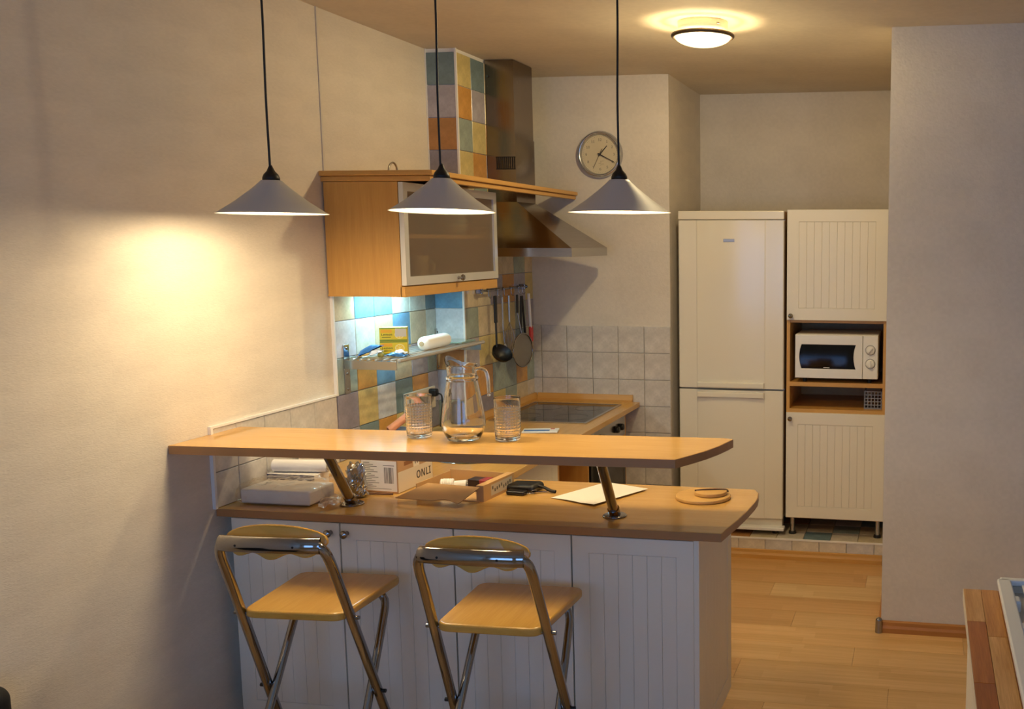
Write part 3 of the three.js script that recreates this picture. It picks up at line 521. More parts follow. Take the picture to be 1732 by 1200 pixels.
// ---------------------------------------------------------------- steel rack shelf and what lies on it
{
  const r = thing('rack_shelf', 'stainless steel rod shelf on brackets against the coloured tiles', 'shelf', [0.008, 1.14, 1.25]);
  for (const z of [0.41, -0.38]) {
    const br = add(r, 'bracket', rb(0.004, 0.205, 0.040, 0.001), M.steel, [0.0025, 0.100, z]);
    add(br, 'bracket_arm', rb(0.235, 0.036, 0.004, 0.001), M.steel, [0.117, 0.020, 0.018]);
    for (const y of [-0.085, -0.02, 0.085]) add(br, 'screw', lathe([[0.0001, 0.0035], [0.004, 0.003], [0.0055, 0]], 14).rotateZ(-Math.PI / 2), M.chrome, [0.002, y, 0]);
  }
  const rodMat = std('#dcdcd8', 0.36, { metalness: 0.75 });
  for (let i = 0; i < 7; i++) add(r, 'rod', rod([0, 0, -0.39], [0, 0, 0.41], i === 6 ? 0.0085 : 0.0055, 12), rodMat, [0.030 + i * 0.0345, 0.139, 0]);
  const yS = 1.14 + 0.1455;
  const tea = canvasTex(512, 288, (g, w, h) => {
    g.fillStyle = '#d9bf1e'; g.fillRect(0, 0, w, h); g.fillStyle = '#7f8f1e'; g.fillRect(0, 0, w, 26); g.fillRect(0, h - 30, w, 30); g.fillStyle = '#e5a51c'; g.fillRect(20, 40, 210, 70);
    g.fillStyle = '#3d4a16'; g.font = 'bold 64px sans-serif'; g.fillText('Lemon', 30, 170); g.fillRect(40, 200, 170, 14);
    g.fillStyle = '#eadf9a'; g.beginPath(); g.arc(370, 150, 90, 0, 7); g.fill(); g.fillStyle = '#e8c22c'; g.beginPath(); g.arc(370, 150, 74, 0, 7); g.fill(); g.strokeStyle = '#f4e79c'; g.lineWidth = 6; for (let i = 0; i < 8; i++) { g.beginPath(); g.moveTo(370, 150); g.lineTo(370 + 70 * Math.cos(i * 0.785), 150 + 70 * Math.sin(i * 0.785)); g.stroke(); }
  });
  const teaFace = std('#ffffff', 0.5, { map: tea }), teaSide = std('#b9a622', 0.5);
  for (let k = 0; k < 2; k++) {
    const b = thing('tea_box', k ? 'yellow lemon tea carton lying on top of a matching carton' : 'yellow lemon tea carton under a matching carton on the steel shelf', 'carton', [0.125, yS + k * 0.0585, 1.478], 0.42, 'yellow tea cartons');
    add(b, 'carton', rb(0.112, 0.058, 0.062, 0.001, 1), teaSide, [0, 0.0292, 0]); add(b, 'printed_front', new THREE.PlaneGeometry(0.110, 0.056), teaFace, [0, 0.0292, 0.0315]);
    if (k) add(b, 'sticker', new THREE.PlaneGeometry(0.045, 0.034), std('#c9c2b0', 0.6), [0.03, 0.036, 0.0320]);
  }
  const pr = thing('paper_roll', 'white kitchen paper roll lying on the steel shelf', 'paper roll', [0.175, yS + 0.030, 1.215]);
  add(pr, 'roll', rb(0.06, 0.06, 0.245, 0.0285, 6), std('#f2f0ea', 0.8)); add(pr, 'core', cyl(0.011, 0.011, 0.248, 20), std('#b99c78', 0.9), [0, 0, 0], [Math.PI / 2, 0, 0]);
  const gp = solo('glass_plate', 'pale green glass plate on the far end of the steel shelf', 'plate', rb(0.17, 0.008, 0.15, 0.003), phy('#cfe6d8', 0.08, { transmission: 0.7, thickness: 0.008, ior: 1.5 }), [0.13, yS + 0.0045, 0.955]);
  // sachets
  const sachet = (w, d, h, s) => { const g = new THREE.PlaneGeometry(w, d, 16, 12), n = lattice(7, 7, s), p = g.attributes.position; for (let i = 0; i < p.count; i++) { const x = p.getX(i) / w * 2, y = p.getY(i) / d * 2; p.setZ(i, Math.max(0, (1 - x * x) * (1 - y * y)) * h + n(x * 3 + 3, y * 3 + 3) * 0.008); } g.rotateX(-Math.PI / 2); const bot = g.clone(); const q = bot.attributes.position; for (let i = 0; i < q.count; i++) q.setY(i, q.getY(i) * 0.2); g.computeVertexNormals(); bot.computeVertexNormals(); return merge([g, bot]); };
  const sm = std('#3f79b5', 0.25, { metalness: 0.3, side: THREE.DoubleSide }), sw = std('#e6e9ec', 0.3, { side: THREE.DoubleSide });
  let t = thing('snack_sachet', 'blue and white sachet leaning on the tea cartons', 'sachet', [0.085, yS + 0.004, 1.60], 0.3); add(t, 'pouch', sachet(0.11, 0.06, 0.022, 71), sm, [0, 0.018, 0], [0, 0, 0.42]); add(t, 'white_panel', sachet(0.06, 0.045, 0.016, 72), sw, [0.025, 0.010, 0.022], [0, 0, 0.3]);
  t = thing('snack_sachet', 'crumpled blue and white sachet on the front rods of the shelf', 'sachet', [0.195, yS + 0.004, 1.585], 0.15); add(t, 'pouch', sachet(0.095, 0.05, 0.014, 73), sm); add(t, 'white_panel', sachet(0.055, 0.036, 0.012, 74), sw, [0.012, 0.010, -0.006]);
  solo('lime', 'small dull green round fruit beside the blue sachets', 'fruit', new THREE.SphereGeometry(0.013, 16, 12).scale(1.1, 0.9, 1), std('#8a8a4a', 0.6), [0.14, yS + 0.0115, 1.615]);
}
// sockets and counter clutter by the tiled wall
{
  const s = thing('power_socket', 'cream triple power socket plate on the coloured tiles', 'socket', [0.0085, 1.016, 1.075]);
  add(s, 'plate', rb(0.014, 0.105, 0.285, 0.004), std('#d9cdb6', 0.45), [0.007, 0, 0]);
  for (const z of [-0.09, 0, 0.09]) add(s, 'outlet', lathe([[0.0001, 0], [0.017, 0], [0.021, 0.006], [0.0225, 0.006]], 24).rotateZ(-Math.PI / 2), std('#bdb19a', 0.5), [0.0135, 0, z]);
  for (const [z, l] of [[1.165, 'black plug pushed into the socket nearest the wall cabinet end'], [0.985, 'black plug pushed into the socket nearest the tiled shaft']]) {
    const p = thing('power_plug', l, 'plug', [0.030, 1.030, z]); add(p, 'plug_body', rb(0.045, 0.038, 0.034, 0.010, 3), M.black, [0.008, 0.012, 0]); add(p, 'lead', tube([[0.025, 0.008, 0], [0.05, 0, 0], [0.055, -0.06, 0.01], [0.05, -0.15, 0.02]], 0.004, 24, 8), M.black);
  }
  const k = thing('utensil_pot', 'grey utensil pot standing on the worktop near the sockets', 'pot', [0.16, 0.8625, 1.03]);
  add(k, 'pot', lathe([[0.0001, 0], [0.048, 0], [0.052, 0.02], [0.052, 0.14], [0.048, 0.14], [0.046, 0.008], [0.0001, 0.008]], 32), std('#7b7770', 0.35, { metalness: 0.4 }));
  const p = thing('pink_tube_holder', 'small slate blue stand with a salmon pink tube leaning out', 'stand', [0.14, 0.8625, 1.47]);
  add(p, 'stand', rb(0.09, 0.10, 0.08, 0.012, 3), std('#5d6672', 0.5), [0, 0.05, 0]);
  add(p, 'pink_tube', rod([-0.01, 0.105, 0.09], [0.09, 0.205, -0.03], 0.017, 24), std('#dc9a78', 0.45)); add(p, 'tube_end', rod([-0.0105, 0.1045, 0.0906], [-0.012, 0.103, 0.0925], 0.012, 20), std('#7a4632', 0.6));
  const b = thing('spoon_rest', 'white and blue paper packet lying on the worktop before the hob', 'packet', [0.57, 0.8625, 0.965], 0.25);
  add(b, 'packet', rb(0.17, 0.010, 0.085, 0.004), std('#e6e6e4', 0.6), [0, 0.0055, 0]); add(b, 'blue_print', rb(0.12, 0.002, 0.026, 0.0008), std('#3c74b8', 0.5), [-0.015, 0.0112, 0.018]); add(b, 'red_print', rb(0.02, 0.002, 0.02, 0.0008), std('#b56f66', 0.5), [0.055, 0.0112, -0.02]);
}
// ---------------------------------------------------------------- utensil rail
{
  const x = 0.158, r = thing('utensil_rail', 'chrome utensil rail fixed to the side of the tiled shaft', 'rail', [x, 1.52, 0.47]);
  add(r, 'bar', rod([0.03, 0, -0.29], [0.03, 0, 0.29], 0.006, 14), M.chrome);
  for (const z of [-0.27, 0.27]) { const w = add(r, 'wall_mount', rb(0.036, 0.03, 0.016, 0.004), M.chrome, [0.0185, 0, z]); add(w, 'end_cap', cyl(0.010, 0.010, 0.012, 16), M.chrome, [0.0115, 0, z > 0 ? 0.022 : -0.022], [Math.PI / 2, 0, 0]); }
  for (const z of [0.21, 0.10, 0.02, -0.07, -0.17, -0.22]) add(r, 'hook', tube([[0.03, 0.009, z], [0.040, 0.004, z], [0.040, -0.02, z], [0.044, -0.036, z], [0.054, -0.036, z], [0.056, -0.026, z]], 0.0018, 20, 6), M.chrome);
  const X = x + 0.047, Y = 1.52 - 0.036;
  const ut = (name, label, z, cat = 'utensil') => thing(name, label, cat, [X, Y, z]);
  let t = ut('ladle', 'black ladle hanging from the utensil rail', 0.62); add(t, 'handle', rb(0.012, 0.14, 0.026, 0.005, 3), M.black, [0, -0.062, 0]); add(t, 'shaft', rod([0, -0.12, 0], [0.006, -0.255, 0.012], 0.005), M.black);
  add(t, 'cup', lathe([[0.0001, -0.03], [0.025, -0.026], [0.042, -0.012], [0.048, 0.006], [0.046, 0.006], [0.04, -0.010], [0.023, -0.023], [0.0001, -0.027]], 28).scale(1.15, 1.2, 1.15), M.black, [0.036, -0.285, 0.018], [0.5, 0, -0.7]);
  t = ut('serving_spoon', 'steel serving spoon hanging between the ladle and the skimmer', 0.53); add(t, 'handle', rb(0.006, 0.18, 0.016, 0.003, 2), M.steel, [0, -0.09, 0]); add(t, 'neck', rod([0, -0.18, 0], [0.004, -0.25, 0], 0.004), M.chrome); add(t, 'spoon_bowl', new THREE.SphereGeometry(0.03, 20, 12).scale(0.3, 1.4, 1), M.steel, [0.006, -0.285, 0]);
  t = ut('whisk', 'wire whisk hanging from the middle of the utensil rail', 0.45); add(t, 'handle', rod([0, 0, 0], [0, -0.14, 0], 0.006), M.steel); { const w = []; for (let i = 0; i < 4; i++) { const a = i * Math.PI / 4, c = Math.cos(a), s = Math.sin(a); w.push(tube([[0, -0.14, 0], [0.022 * c, -0.20, 0.022 * s], [0.026 * c, -0.26, 0.026 * s], [0, -0.30, 0], [-0.026 * c, -0.26, -0.026 * s], [-0.022 * c, -0.20, -0.022 * s], [0, -0.14, 0]], 0.0012, 36, 5)); } add(t, 'wires', merge(w), M.chrome); }
  t = ut('skimmer', 'large round steel mesh skimmer hanging over the other utensils', 0.34); add(t, 'handle', rb(0.008, 0.10, 0.02, 0.004, 2), M.black, [0, -0.05, 0]); add(t, 'shaft', rod([0, -0.10, 0], [0.022, -0.21, 0.005], 0.0035), M.chrome);
  add(t, 'mesh_disc', lathe([[0.0001, 0.004], [0.04, 0.002], [0.07, -0.004], [0.071, -0.006], [0.04, 0.0], [0.0001, 0.002]], 40).scale(1.28, 1, 1.28).rotateZ(-Math.PI / 2).rotateY(-0.2), std('#8f8a82', 0.45, { metalness: 0.7 }), [0.03, -0.30, 0.005]); add(t, 'mesh_rim', new THREE.TorusGeometry(0.091, 0.0035, 8, 48).rotateY(Math.PI / 2 - 0.2), M.chrome, [0.028, -0.30, 0.005]);
  t = ut('cake_tongs', 'black kitchen tongs hanging near the back wall', 0.28); for (const s of [-1, 1]) add(t, 'arm', rod([0, -0.01, s * 0.006], [0.004, -0.30, s * 0.038], 0.006), M.black); 
  t = ut('spatula', 'spatula with white handle and red silicone blade on the rail', 0.23); add(t, 'handle', rod([0.02, 0, 0], [0.022, -0.19, -0.012], 0.008), M.plastic); add(t, 'blade', rb(0.012, 0.085, 0.042, 0.006, 3), std('#d2362c', 0.45), [0.023, -0.225, -0.014]);
}
// ---------------------------------------------------------------- glassware on the bar
function revolve(outer, inner, bend, n = 72) {                              // closed glass wall: outer profile up, inner profile down
  const prof = [...outer, ...inner], P = [], I = [], m = prof.length;
  for (let j = 0; j <= n; j++) { const a = j / n * Math.PI * 2; for (let i = 0; i < m; i++) { let [r, y] = prof[i]; if (bend) [r, y] = bend(r, y, a, i < outer.length); P.push(r * Math.cos(a), y, r * Math.sin(a)); } }
  for (let j = 0; j < n; j++) for (let i = 0; i < m - 1; i++) { const a = j * m + i, b = a + m; I.push(a, a + 1, b, b, a + 1, b + 1); }
  const g = new THREE.BufferGeometry(); g.setAttribute('position', new THREE.Float32BufferAttribute(P, 3)); g.setAttribute('uv', new THREE.Float32BufferAttribute(new Float32Array(P.length / 3 * 2), 2)); g.setIndex(I); g.computeVertexNormals(); return g;
}
{
  const sp = Math.PI * 1.06;                                                 // spout towards the left
  const bend = (r, y, a) => { const s = Math.max(0, Math.cos(a - sp)) ** 4, k = Math.max(0, (y - 0.218) / 0.032); return [r + s * k * 0.008, y + s * k * 0.026]; };
  const smooth = pts => { const c = new THREE.SplineCurve(pts.map(p => new THREE.Vector2(...p))).getPoints(44); return c.map(p => [Math.max(p.x, 0.0001), p.y]); };
  const out = [[0.0001, 0.002], [0.046, 0.0], ...smooth([[0.052, 0.004], [0.062, 0.024], [0.070, 0.050], [0.068, 0.080], [0.060, 0.135], [0.052, 0.180], [0.0485, 0.198]]), [0.0515, 0.204], [0.0515, 0.208], ...smooth([[0.0475, 0.214], [0.0465, 0.225], [0.0475, 0.240], [0.049, 0.250]])];
  const inn = [[0.0465, 0.250], ...smooth([[0.045, 0.240], [0.044, 0.225], [0.045, 0.208], [0.0465, 0.196], [0.050, 0.178], [0.0575, 0.135], [0.0655, 0.080], [0.0672, 0.052], [0.059, 0.028], [0.046, 0.012]]), [0.0001, 0.010]];
  const j = thing('glass_jug', 'tall clear glass jug with spout and open handle on the bar', 'jug', [0.886, 1.1205, 2.412]);
  add(j, 'body', revolve(out, inn, bend, 80), M.glass);
  add(j, 'handle', merge([tube([[0.045, 0.232, 0], [0.060, 0.238, 0], [0.080, 0.232, 0], [0.088, 0.212, 0], [0.0905, 0.175, 0], [0.091, 0.152, 0]], 0.0058, 48, 14), at(new THREE.SphereGeometry(0.006, 14, 10), 0.091, 0.152, 0)]), M.glass);
}
{
  const cut = (r, y, a, o) => { if (!o || y < 0.02 || y > 0.105) return [r, y]; return [r + 0.0016 * Math.abs(Math.cos(a * 14)) * Math.abs(Math.cos(y * Math.PI / 0.0095)) - 0.0004, y]; };
  const out = [[0.0001, 0.001], [0.034, 0], [0.039, 0.004]], n = 60; for (let i = 0; i <= n; i++) out.push([0.0405 + 0.0025 * i / n, 0.008 + 0.135 * i / n]);
  const inn = [[0.0415, 0.1435], [0.0405, 0.12], [0.038, 0.02], [0.032, 0.014], [0.0001, 0.013]];
  const g = revolve(out, inn, cut, 112);
  const mk = (x, z, turn, label) => { const t = thing('drinking_glass', label, 'glass', [x, 1.1205, z], turn, 'cut glass tumblers on the bar'); add(t, 'tumbler', g, M.glass); };
  mk(0.722, 2.398, 0.0, 'cut glass tumbler on the spout side of the jug'); mk(1.031, 2.395, 0.3, 'cut glass tumbler on the handle side of the jug');
}

function softBox(w, h, d, n = 24, pow = 6) {                               // box with soft corners and enough vertices to crumple, standing on y = 0
  const g = new THREE.BoxGeometry(w, h, d, n, n, n), p = g.attributes.position;
  for (let i = 0; i < p.count; i++) { const x = p.getX(i) / w * 2, y = p.getY(i) / h * 2, z = p.getZ(i) / d * 2, m = Math.max(Math.abs(x), Math.abs(y), Math.abs(z)), l = (Math.abs(x) ** pow + Math.abs(y) ** pow + Math.abs(z) ** pow) ** (1 / pow); p.setXYZ(i, p.getX(i) * m / l, p.getY(i) * m / l + h / 2, p.getZ(i) * m / l); }
  return g;
}
// ---------------------------------------------------------------- clutter on the peninsula worktop
const YW = 0.8625;
function crumple(g, amp, freq, s) { const r = g, n = lattice(16, 16, s), m = lattice(16, 16, s + 5), p = r.attributes.position; for (let i = 0; i < p.count; i++) { const x = p.getX(i), y = p.getY(i), z = p.getZ(i), a = n((x + z) * freq + 40, (y - z) * freq + 40) - 0.5, b = m((x - z) * freq * 2.1 + 40, (y + x) * freq * 2.1 + 40) - 0.5; const l = Math.hypot(x, y, z) || 1, k = 1 + (a + b * 0.6) * amp / l; p.setXYZ(i, x * k, Math.max(y * k, p.getY(i) < 0.001 ? p.getY(i) : 0.0006), z * k); } r.computeVertexNormals(); return r; }
{
  // white foam box in a clear bag
  solo('foam_box', 'flat white foam box lying in a clear plastic bag', 'box', rb(0.262, 0.050, 0.15, 0.008, 3), std('#e9e6e2', 0.75), [0.178, YW + 0.0285, 2.325]);
  const bagG = crumple(softBox(0.305, 0.072, 0.185, 30), 0.020, 30, 91);
  const bag = thing('plastic_bag', 'clear crumpled plastic bag around the white foam box', 'bag', [0.182, YW, 2.325]);
  add(bag, 'film', bagG, M.film);
  const tail = new THREE.PlaneGeometry(0.07, 0.10, 18, 18); { const n = lattice(9, 9, 55), p = tail.attributes.position; for (let i = 0; i < p.count; i++) p.setZ(i, n(p.getX(i) * 60 + 9, p.getY(i) * 60 + 9) * 0.022 + 0.001); tail.rotateX(-Math.PI / 2); tail.computeVertexNormals(); }
  add(bag, 'loose_end', tail, phy('#f3dfc4', 0.3, { transmission: 0.55, thickness: 0, side: THREE.DoubleSide }), [0.18, 0.002, 0.035], [0, 0.5, 0.15]);
  // carton with a blue wave and the roll on it
  const c = thing('sugar_carton', 'white carton with a dark blue wavy top edge behind the foam box', 'carton', [0.118, YW, 2.176], 0.0);
  add(c, 'carton', rb(0.19, 0.066, 0.09, 0.003), std('#e4e0da', 0.6), [0, 0.0335, 0]);
  const wave = [[-0.094, 0.044]]; for (let i = 0; i <= 24; i++) wave.push([-0.094 + 0.188 * i / 24, 0.046 + 0.004 * Math.sin(i * 1.4)]); wave.push([0.094, 0.065], [-0.094, 0.065]);
  add(c, 'blue_band', prism(wave, 0.0008), std('#2c2d55', 0.5), [0, 0, 0.0455]); add(c, 'red_patch', rb(0.012, 0.05, 0.02, 0.001), std('#b0523a', 0.6), [-0.0905, 0.036, 0.02]);
  const roll = thing('cling_film_roll', 'white hollow roll lying on top of the blue banded carton', 'roll', [0.135, YW + 0.0675, 2.182], 0.12);
  add(roll, 'sleeve', lathe([[0.014, -0.1], [0.0225, -0.1], [0.0225, 0.1], [0.014, 0.1], [0.014, -0.1]], 28).rotateZ(Math.PI / 2), std('#eeebe4', 0.6), [0, 0.0228, 0]);
  add(roll, 'inner_core', lathe([[0.010, -0.101], [0.0138, -0.101], [0.0138, 0.101], [0.010, 0.101], [0.010, -0.101]], 24).rotateZ(Math.PI / 2), std('#c9b99c', 0.8), [0, 0.0228, 0]);
  // white upright film bag behind
  solo('flour_bag', 'white paper bag standing in the corner by the tiles', 'bag', crumple(softBox(0.10, 0.17, 0.08, 20), 0.012, 30, 12), std('#e8e0d2', 0.8), [0.075, YW, 2.0]);
  // silver foil bag
  solo('foil_bag', 'crumpled silver foil bag next to the shipping carton', 'bag', toCreasedNormals(crumple(softBox(0.058, 0.115, 0.06, 16), 0.026, 70, 77), 0.25), std('#c4c6c4', 0.18, { metalness: 1 }), [0.384, YW, 2.232], [0, 0.4, 0]);
  // shipping carton with address label
  const s = thing('shipping_carton', 'brown shipping carton with a white barcode label', 'carton', [0.442, YW, 2.055], -0.06);
  add(s, 'carton', rb(0.15, 0.135, 0.23, 0.0015, 1), M.card, [0, 0.068, 0]);
  const lab = canvasTex(512, 420, (g, w, h) => { g.fillStyle = '#ece8df'; g.fillRect(0, 0, w, h); g.fillStyle = '#4a4640'; for (let i = 0; i < 14; i++) g.fillRect(30, 30 + i * 25, 90 + ((i * 53) % 150), 7); for (let i = 0, x = 330; x < 470; i++) { const b = 4 + (i * 7) % 9; g.fillRect(x, 90, b, 220); x += b + 4 + (i * 5) % 6; } g.fillRect(30, 385, 400, 5); g.fillRect(318, 60, 160, 8); });
  add(s, 'address_label', new THREE.PlaneGeometry(0.142, 0.112), std('#ffffff', 0.7, { map: lab }), [0, 0.062, 0.1156]);
  const side = canvasTex(512, 300, (g, w, h) => { g.fillStyle = '#b99267'; g.fillRect(0, 0, w, h); g.fillStyle = '#d9cdb4'; g.fillRect(0, 130, w, 170); g.fillStyle = '#8a5a34'; g.fillRect(90, 60, 120, 34); g.fillRect(330, 40, 150, 30); g.fillStyle = '#e4dbc6'; g.fillRect(225, 20, 90, 110); g.fillStyle = '#4b443c'; g.font = 'bold 92px sans-serif'; g.fillText('ONLI', 262, 240); g.font = 'bold 80px sans-serif'; g.fillText('H', 242, 108); });
  add(s, 'printed_side', new THREE.PlaneGeometry(0.228, 0.133), std('#ffffff', 0.75, { map: side }), [0.0756, 0.068, 0], [0, Math.PI / 2, 0]);
  solo('pen', 'thin pen lying in front of the shipping carton', 'pen', rod([-0.06, 0.004, 0], [0.06, 0.004, -0.01], 0.004, 10), std('#6b4a34', 0.4), [0.44, YW, 2.205]);
  // open cardboard tray
  const t = thing('cardboard_tray', 'opened flat cardboard box with its flap folded out', 'cardboard box', [0.735, YW, 2.115], -0.10);
  const cm = std('#bb945f', 0.85), th = 0.003;
  add(t, 'bottom', bx(-0.125, 0.125, 0, th, -0.11, 0.11), cm); add(t, 'back_wall', bx(-0.125, 0.125, th, 0.055, -0.11, -0.107), cm); add(t, 'left_wall', bx(-0.125, -0.122, th, 0.05, -0.107, 0.11), cm);
  add(t, 'right_wall', bx(0.112, 0.140, 0, 0.058, -0.11, 0.105), cm);
  add(t, 'side_label', new THREE.PlaneGeometry(0.15, 0.04), std('#d9d2c2', 0.7, { map: canvasTex(256, 64, (g, w, h) => { g.fillStyle = '#e4ddcc'; g.fillRect(0, 0, w, h); g.fillStyle = '#6b655b'; for (let i = 0; i < 9; i++) g.fillRect(14 + i * 26, 12 + (i * 17) % 22, 14, 18); }) }), [0.1405, 0.03, -0.02], [0, Math.PI / 2, 0]);
  add(t, 'front_flap', prism([[-0.165, -0.092], [-0.02, -0.092], [0.02, -0.080], [0.045, -0.084], [0.085, -0.098], [0.118, -0.002], [-0.09, 0.0]], 0.003).rotateX(-Math.PI / 2 + 0.42), cm, [0.01, 0.052, 0.105]);
  const bl = thing('energy_saving_bulb', 'white energy saving bulb lying in the cardboard box', 'bulb', [0.69, YW + 0.021, 2.10], 0.2);
  add(bl, 'spiral', tube(Array.from({ length: 40 }, (_, i) => [-0.045 + i * 0.0011, 0.017 * Math.cos(i * 0.9), 0.017 * Math.sin(i * 0.9)]), 0.0055, 160, 8), std('#f2efe6', 0.3), [0, 0.003, 0]); add(bl, 'bulb_base', cyl(0.016, 0.020, 0.045, 20), std('#efece4', 0.4), [0.022, 0, 0], [0, 0, Math.PI / 2]); add(bl, 'screw_cap', cyl(0.012, 0.012, 0.022, 16), M.steel, [0.055, 0, 0], [0, 0, Math.PI / 2]);
  const rbx = thing('battery_pack', 'dark red and black battery pack lying in the cardboard box', 'battery pack', [0.79, YW + 0.004, 2.09], -0.15);
  add(rbx, 'pack', rb(0.085, 0.044, 0.05, 0.004), std('#2a1b1c', 0.35), [0, 0.022, 0]); add(rbx, 'red_wrap', rb(0.03, 0.0455, 0.0515, 0.004), std('#8f2f35', 0.35), [0.02, 0.0225, 0]);
  // pouch, car key
  const po = new RoundedBoxGeometry(0.125, 0.034, 0.085, 6, 0.015).translate(0, 0.017, 0); { const p = po.attributes.position; for (let i = 0; i < p.count; i++) { const x = p.getX(i); p.setY(i, p.getY(i) * (1.0 - 0.5 * (x / 0.0625) ** 2 * (x < 0 ? 1 : 0.5))); } po.computeVertexNormals(); }
  const pu = thing('leather_pouch', 'black leather key pouch beside the cardboard box', 'pouch', [0.934, YW, 2.04], -0.15);
  add(pu, 'pouch', po, std('#16130f', 0.42)); add(pu, 'strap', tube([[0.05, 0.02, 0], [0.085, 0.016, 0.005], [0.115, 0.008, 0.012], [0.135, 0.006, 0.012]], 0.006, 24, 8), std('#1b140f', 0.5));
  const ky = thing('car_key', 'black car key with rings lying next to the leather pouch', 'key', [0.955, YW, 2.115], -0.08);
  add(ky, 'key_fob', rb(0.072, 0.016, 0.034, 0.007, 4), std('#0f0e0e', 0.3), [-0.02, 0.0085, 0]);
  add(ky, 'key_ring', new THREE.TorusGeometry(0.015, 0.0014, 8, 32), M.chrome, [0.032, 0.006, -0.006], [Math.PI / 2 - 0.25, 0, 0]); add(ky, 'key_ring', new THREE.TorusGeometry(0.012, 0.0014, 8, 32), M.chrome, [0.036, 0.010, -0.026], [Math.PI / 2 - 0.4, 0.3, 0]);
  add(ky, 'key_blade', merge([bx(0.0, 0.05, 0.002, 0.0045, -0.004, 0.004), at(cyl(0.011, 0.011, 0.0025, 20), 0.0, 0.00325, 0)]), M.chrome, [0.030, 0.002, -0.03], [0, 0.5, 0]);
  // paper sheet
  const pg = new THREE.PlaneGeometry(1, 1, 20, 20); { const C = [[1.072, 2.140], [1.195, 1.880], [1.382, 1.968], [1.262, 2.225]], p = pg.attributes.position; for (let i = 0; i < p.count; i++) { const u = p.getX(i) + 0.5, v = p.getY(i) + 0.5, w = [(1 - u) * (1 - v), (1 - u) * v, u * v, u * (1 - v)]; let x = 0, z = 0; C.forEach((c, k) => { x += c[0] * w[k]; z += c[1] * w[k]; }); p.setXYZ(i, x - 1.228, 0.0012 + 0.007 * Math.max(0, u - 0.7) / 0.3 * (1 - v) + 0.0045 * Math.abs(Math.sin(u * 3.1)) * (1 - v) + 0.004 * v * u, z - 2.053); } pg.computeVertexNormals(); }
  const pm = M.paper.clone(); pm.side = THREE.DoubleSide; solo('paper_sheet', 'white sheet of paper lying near the bar post', 'paper', pg, pm, [1.228, YW, 2.053]);
  // round coasters
  const tr = thing('wooden_trivet', 'round wooden trivet near the rounded worktop end', 'trivet', [1.606, YW, 2.045]);
  const tw = std('#ecdcb0', 0.45, { map: beechTex });
  add(tr, 'disc', grain(lathe([[0.0001, 0], [0.095, 0], [0.098, 0.003], [0.098, 0.010], [0.095, 0.013], [0.0001, 0.013]], 56), 'x', 0.6, 0.2), tw);
  const co = thing('wooden_coaster', 'small half-round wooden coaster with an added dark shadow line lying on the trivet', 'coaster', [1.632, YW + 0.0135, 2.04], 0.35);
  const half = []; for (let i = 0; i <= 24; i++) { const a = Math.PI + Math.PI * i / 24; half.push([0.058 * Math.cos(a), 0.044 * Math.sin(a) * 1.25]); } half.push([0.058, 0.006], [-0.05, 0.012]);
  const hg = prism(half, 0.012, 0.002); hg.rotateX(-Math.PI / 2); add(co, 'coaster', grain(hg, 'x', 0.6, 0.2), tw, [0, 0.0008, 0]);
  add(co, 'shadow_line', tube([[-0.055, 0.012, -0.016], [-0.02, 0.014, -0.014], [0.02, 0.014, -0.012], [0.056, 0.013, -0.004], [0.062, 0.008, 0.004]], 0.0035, 30, 8), std('#3a2014', 0.6));  // dark tube stands in for a shadow line along the straight side
}

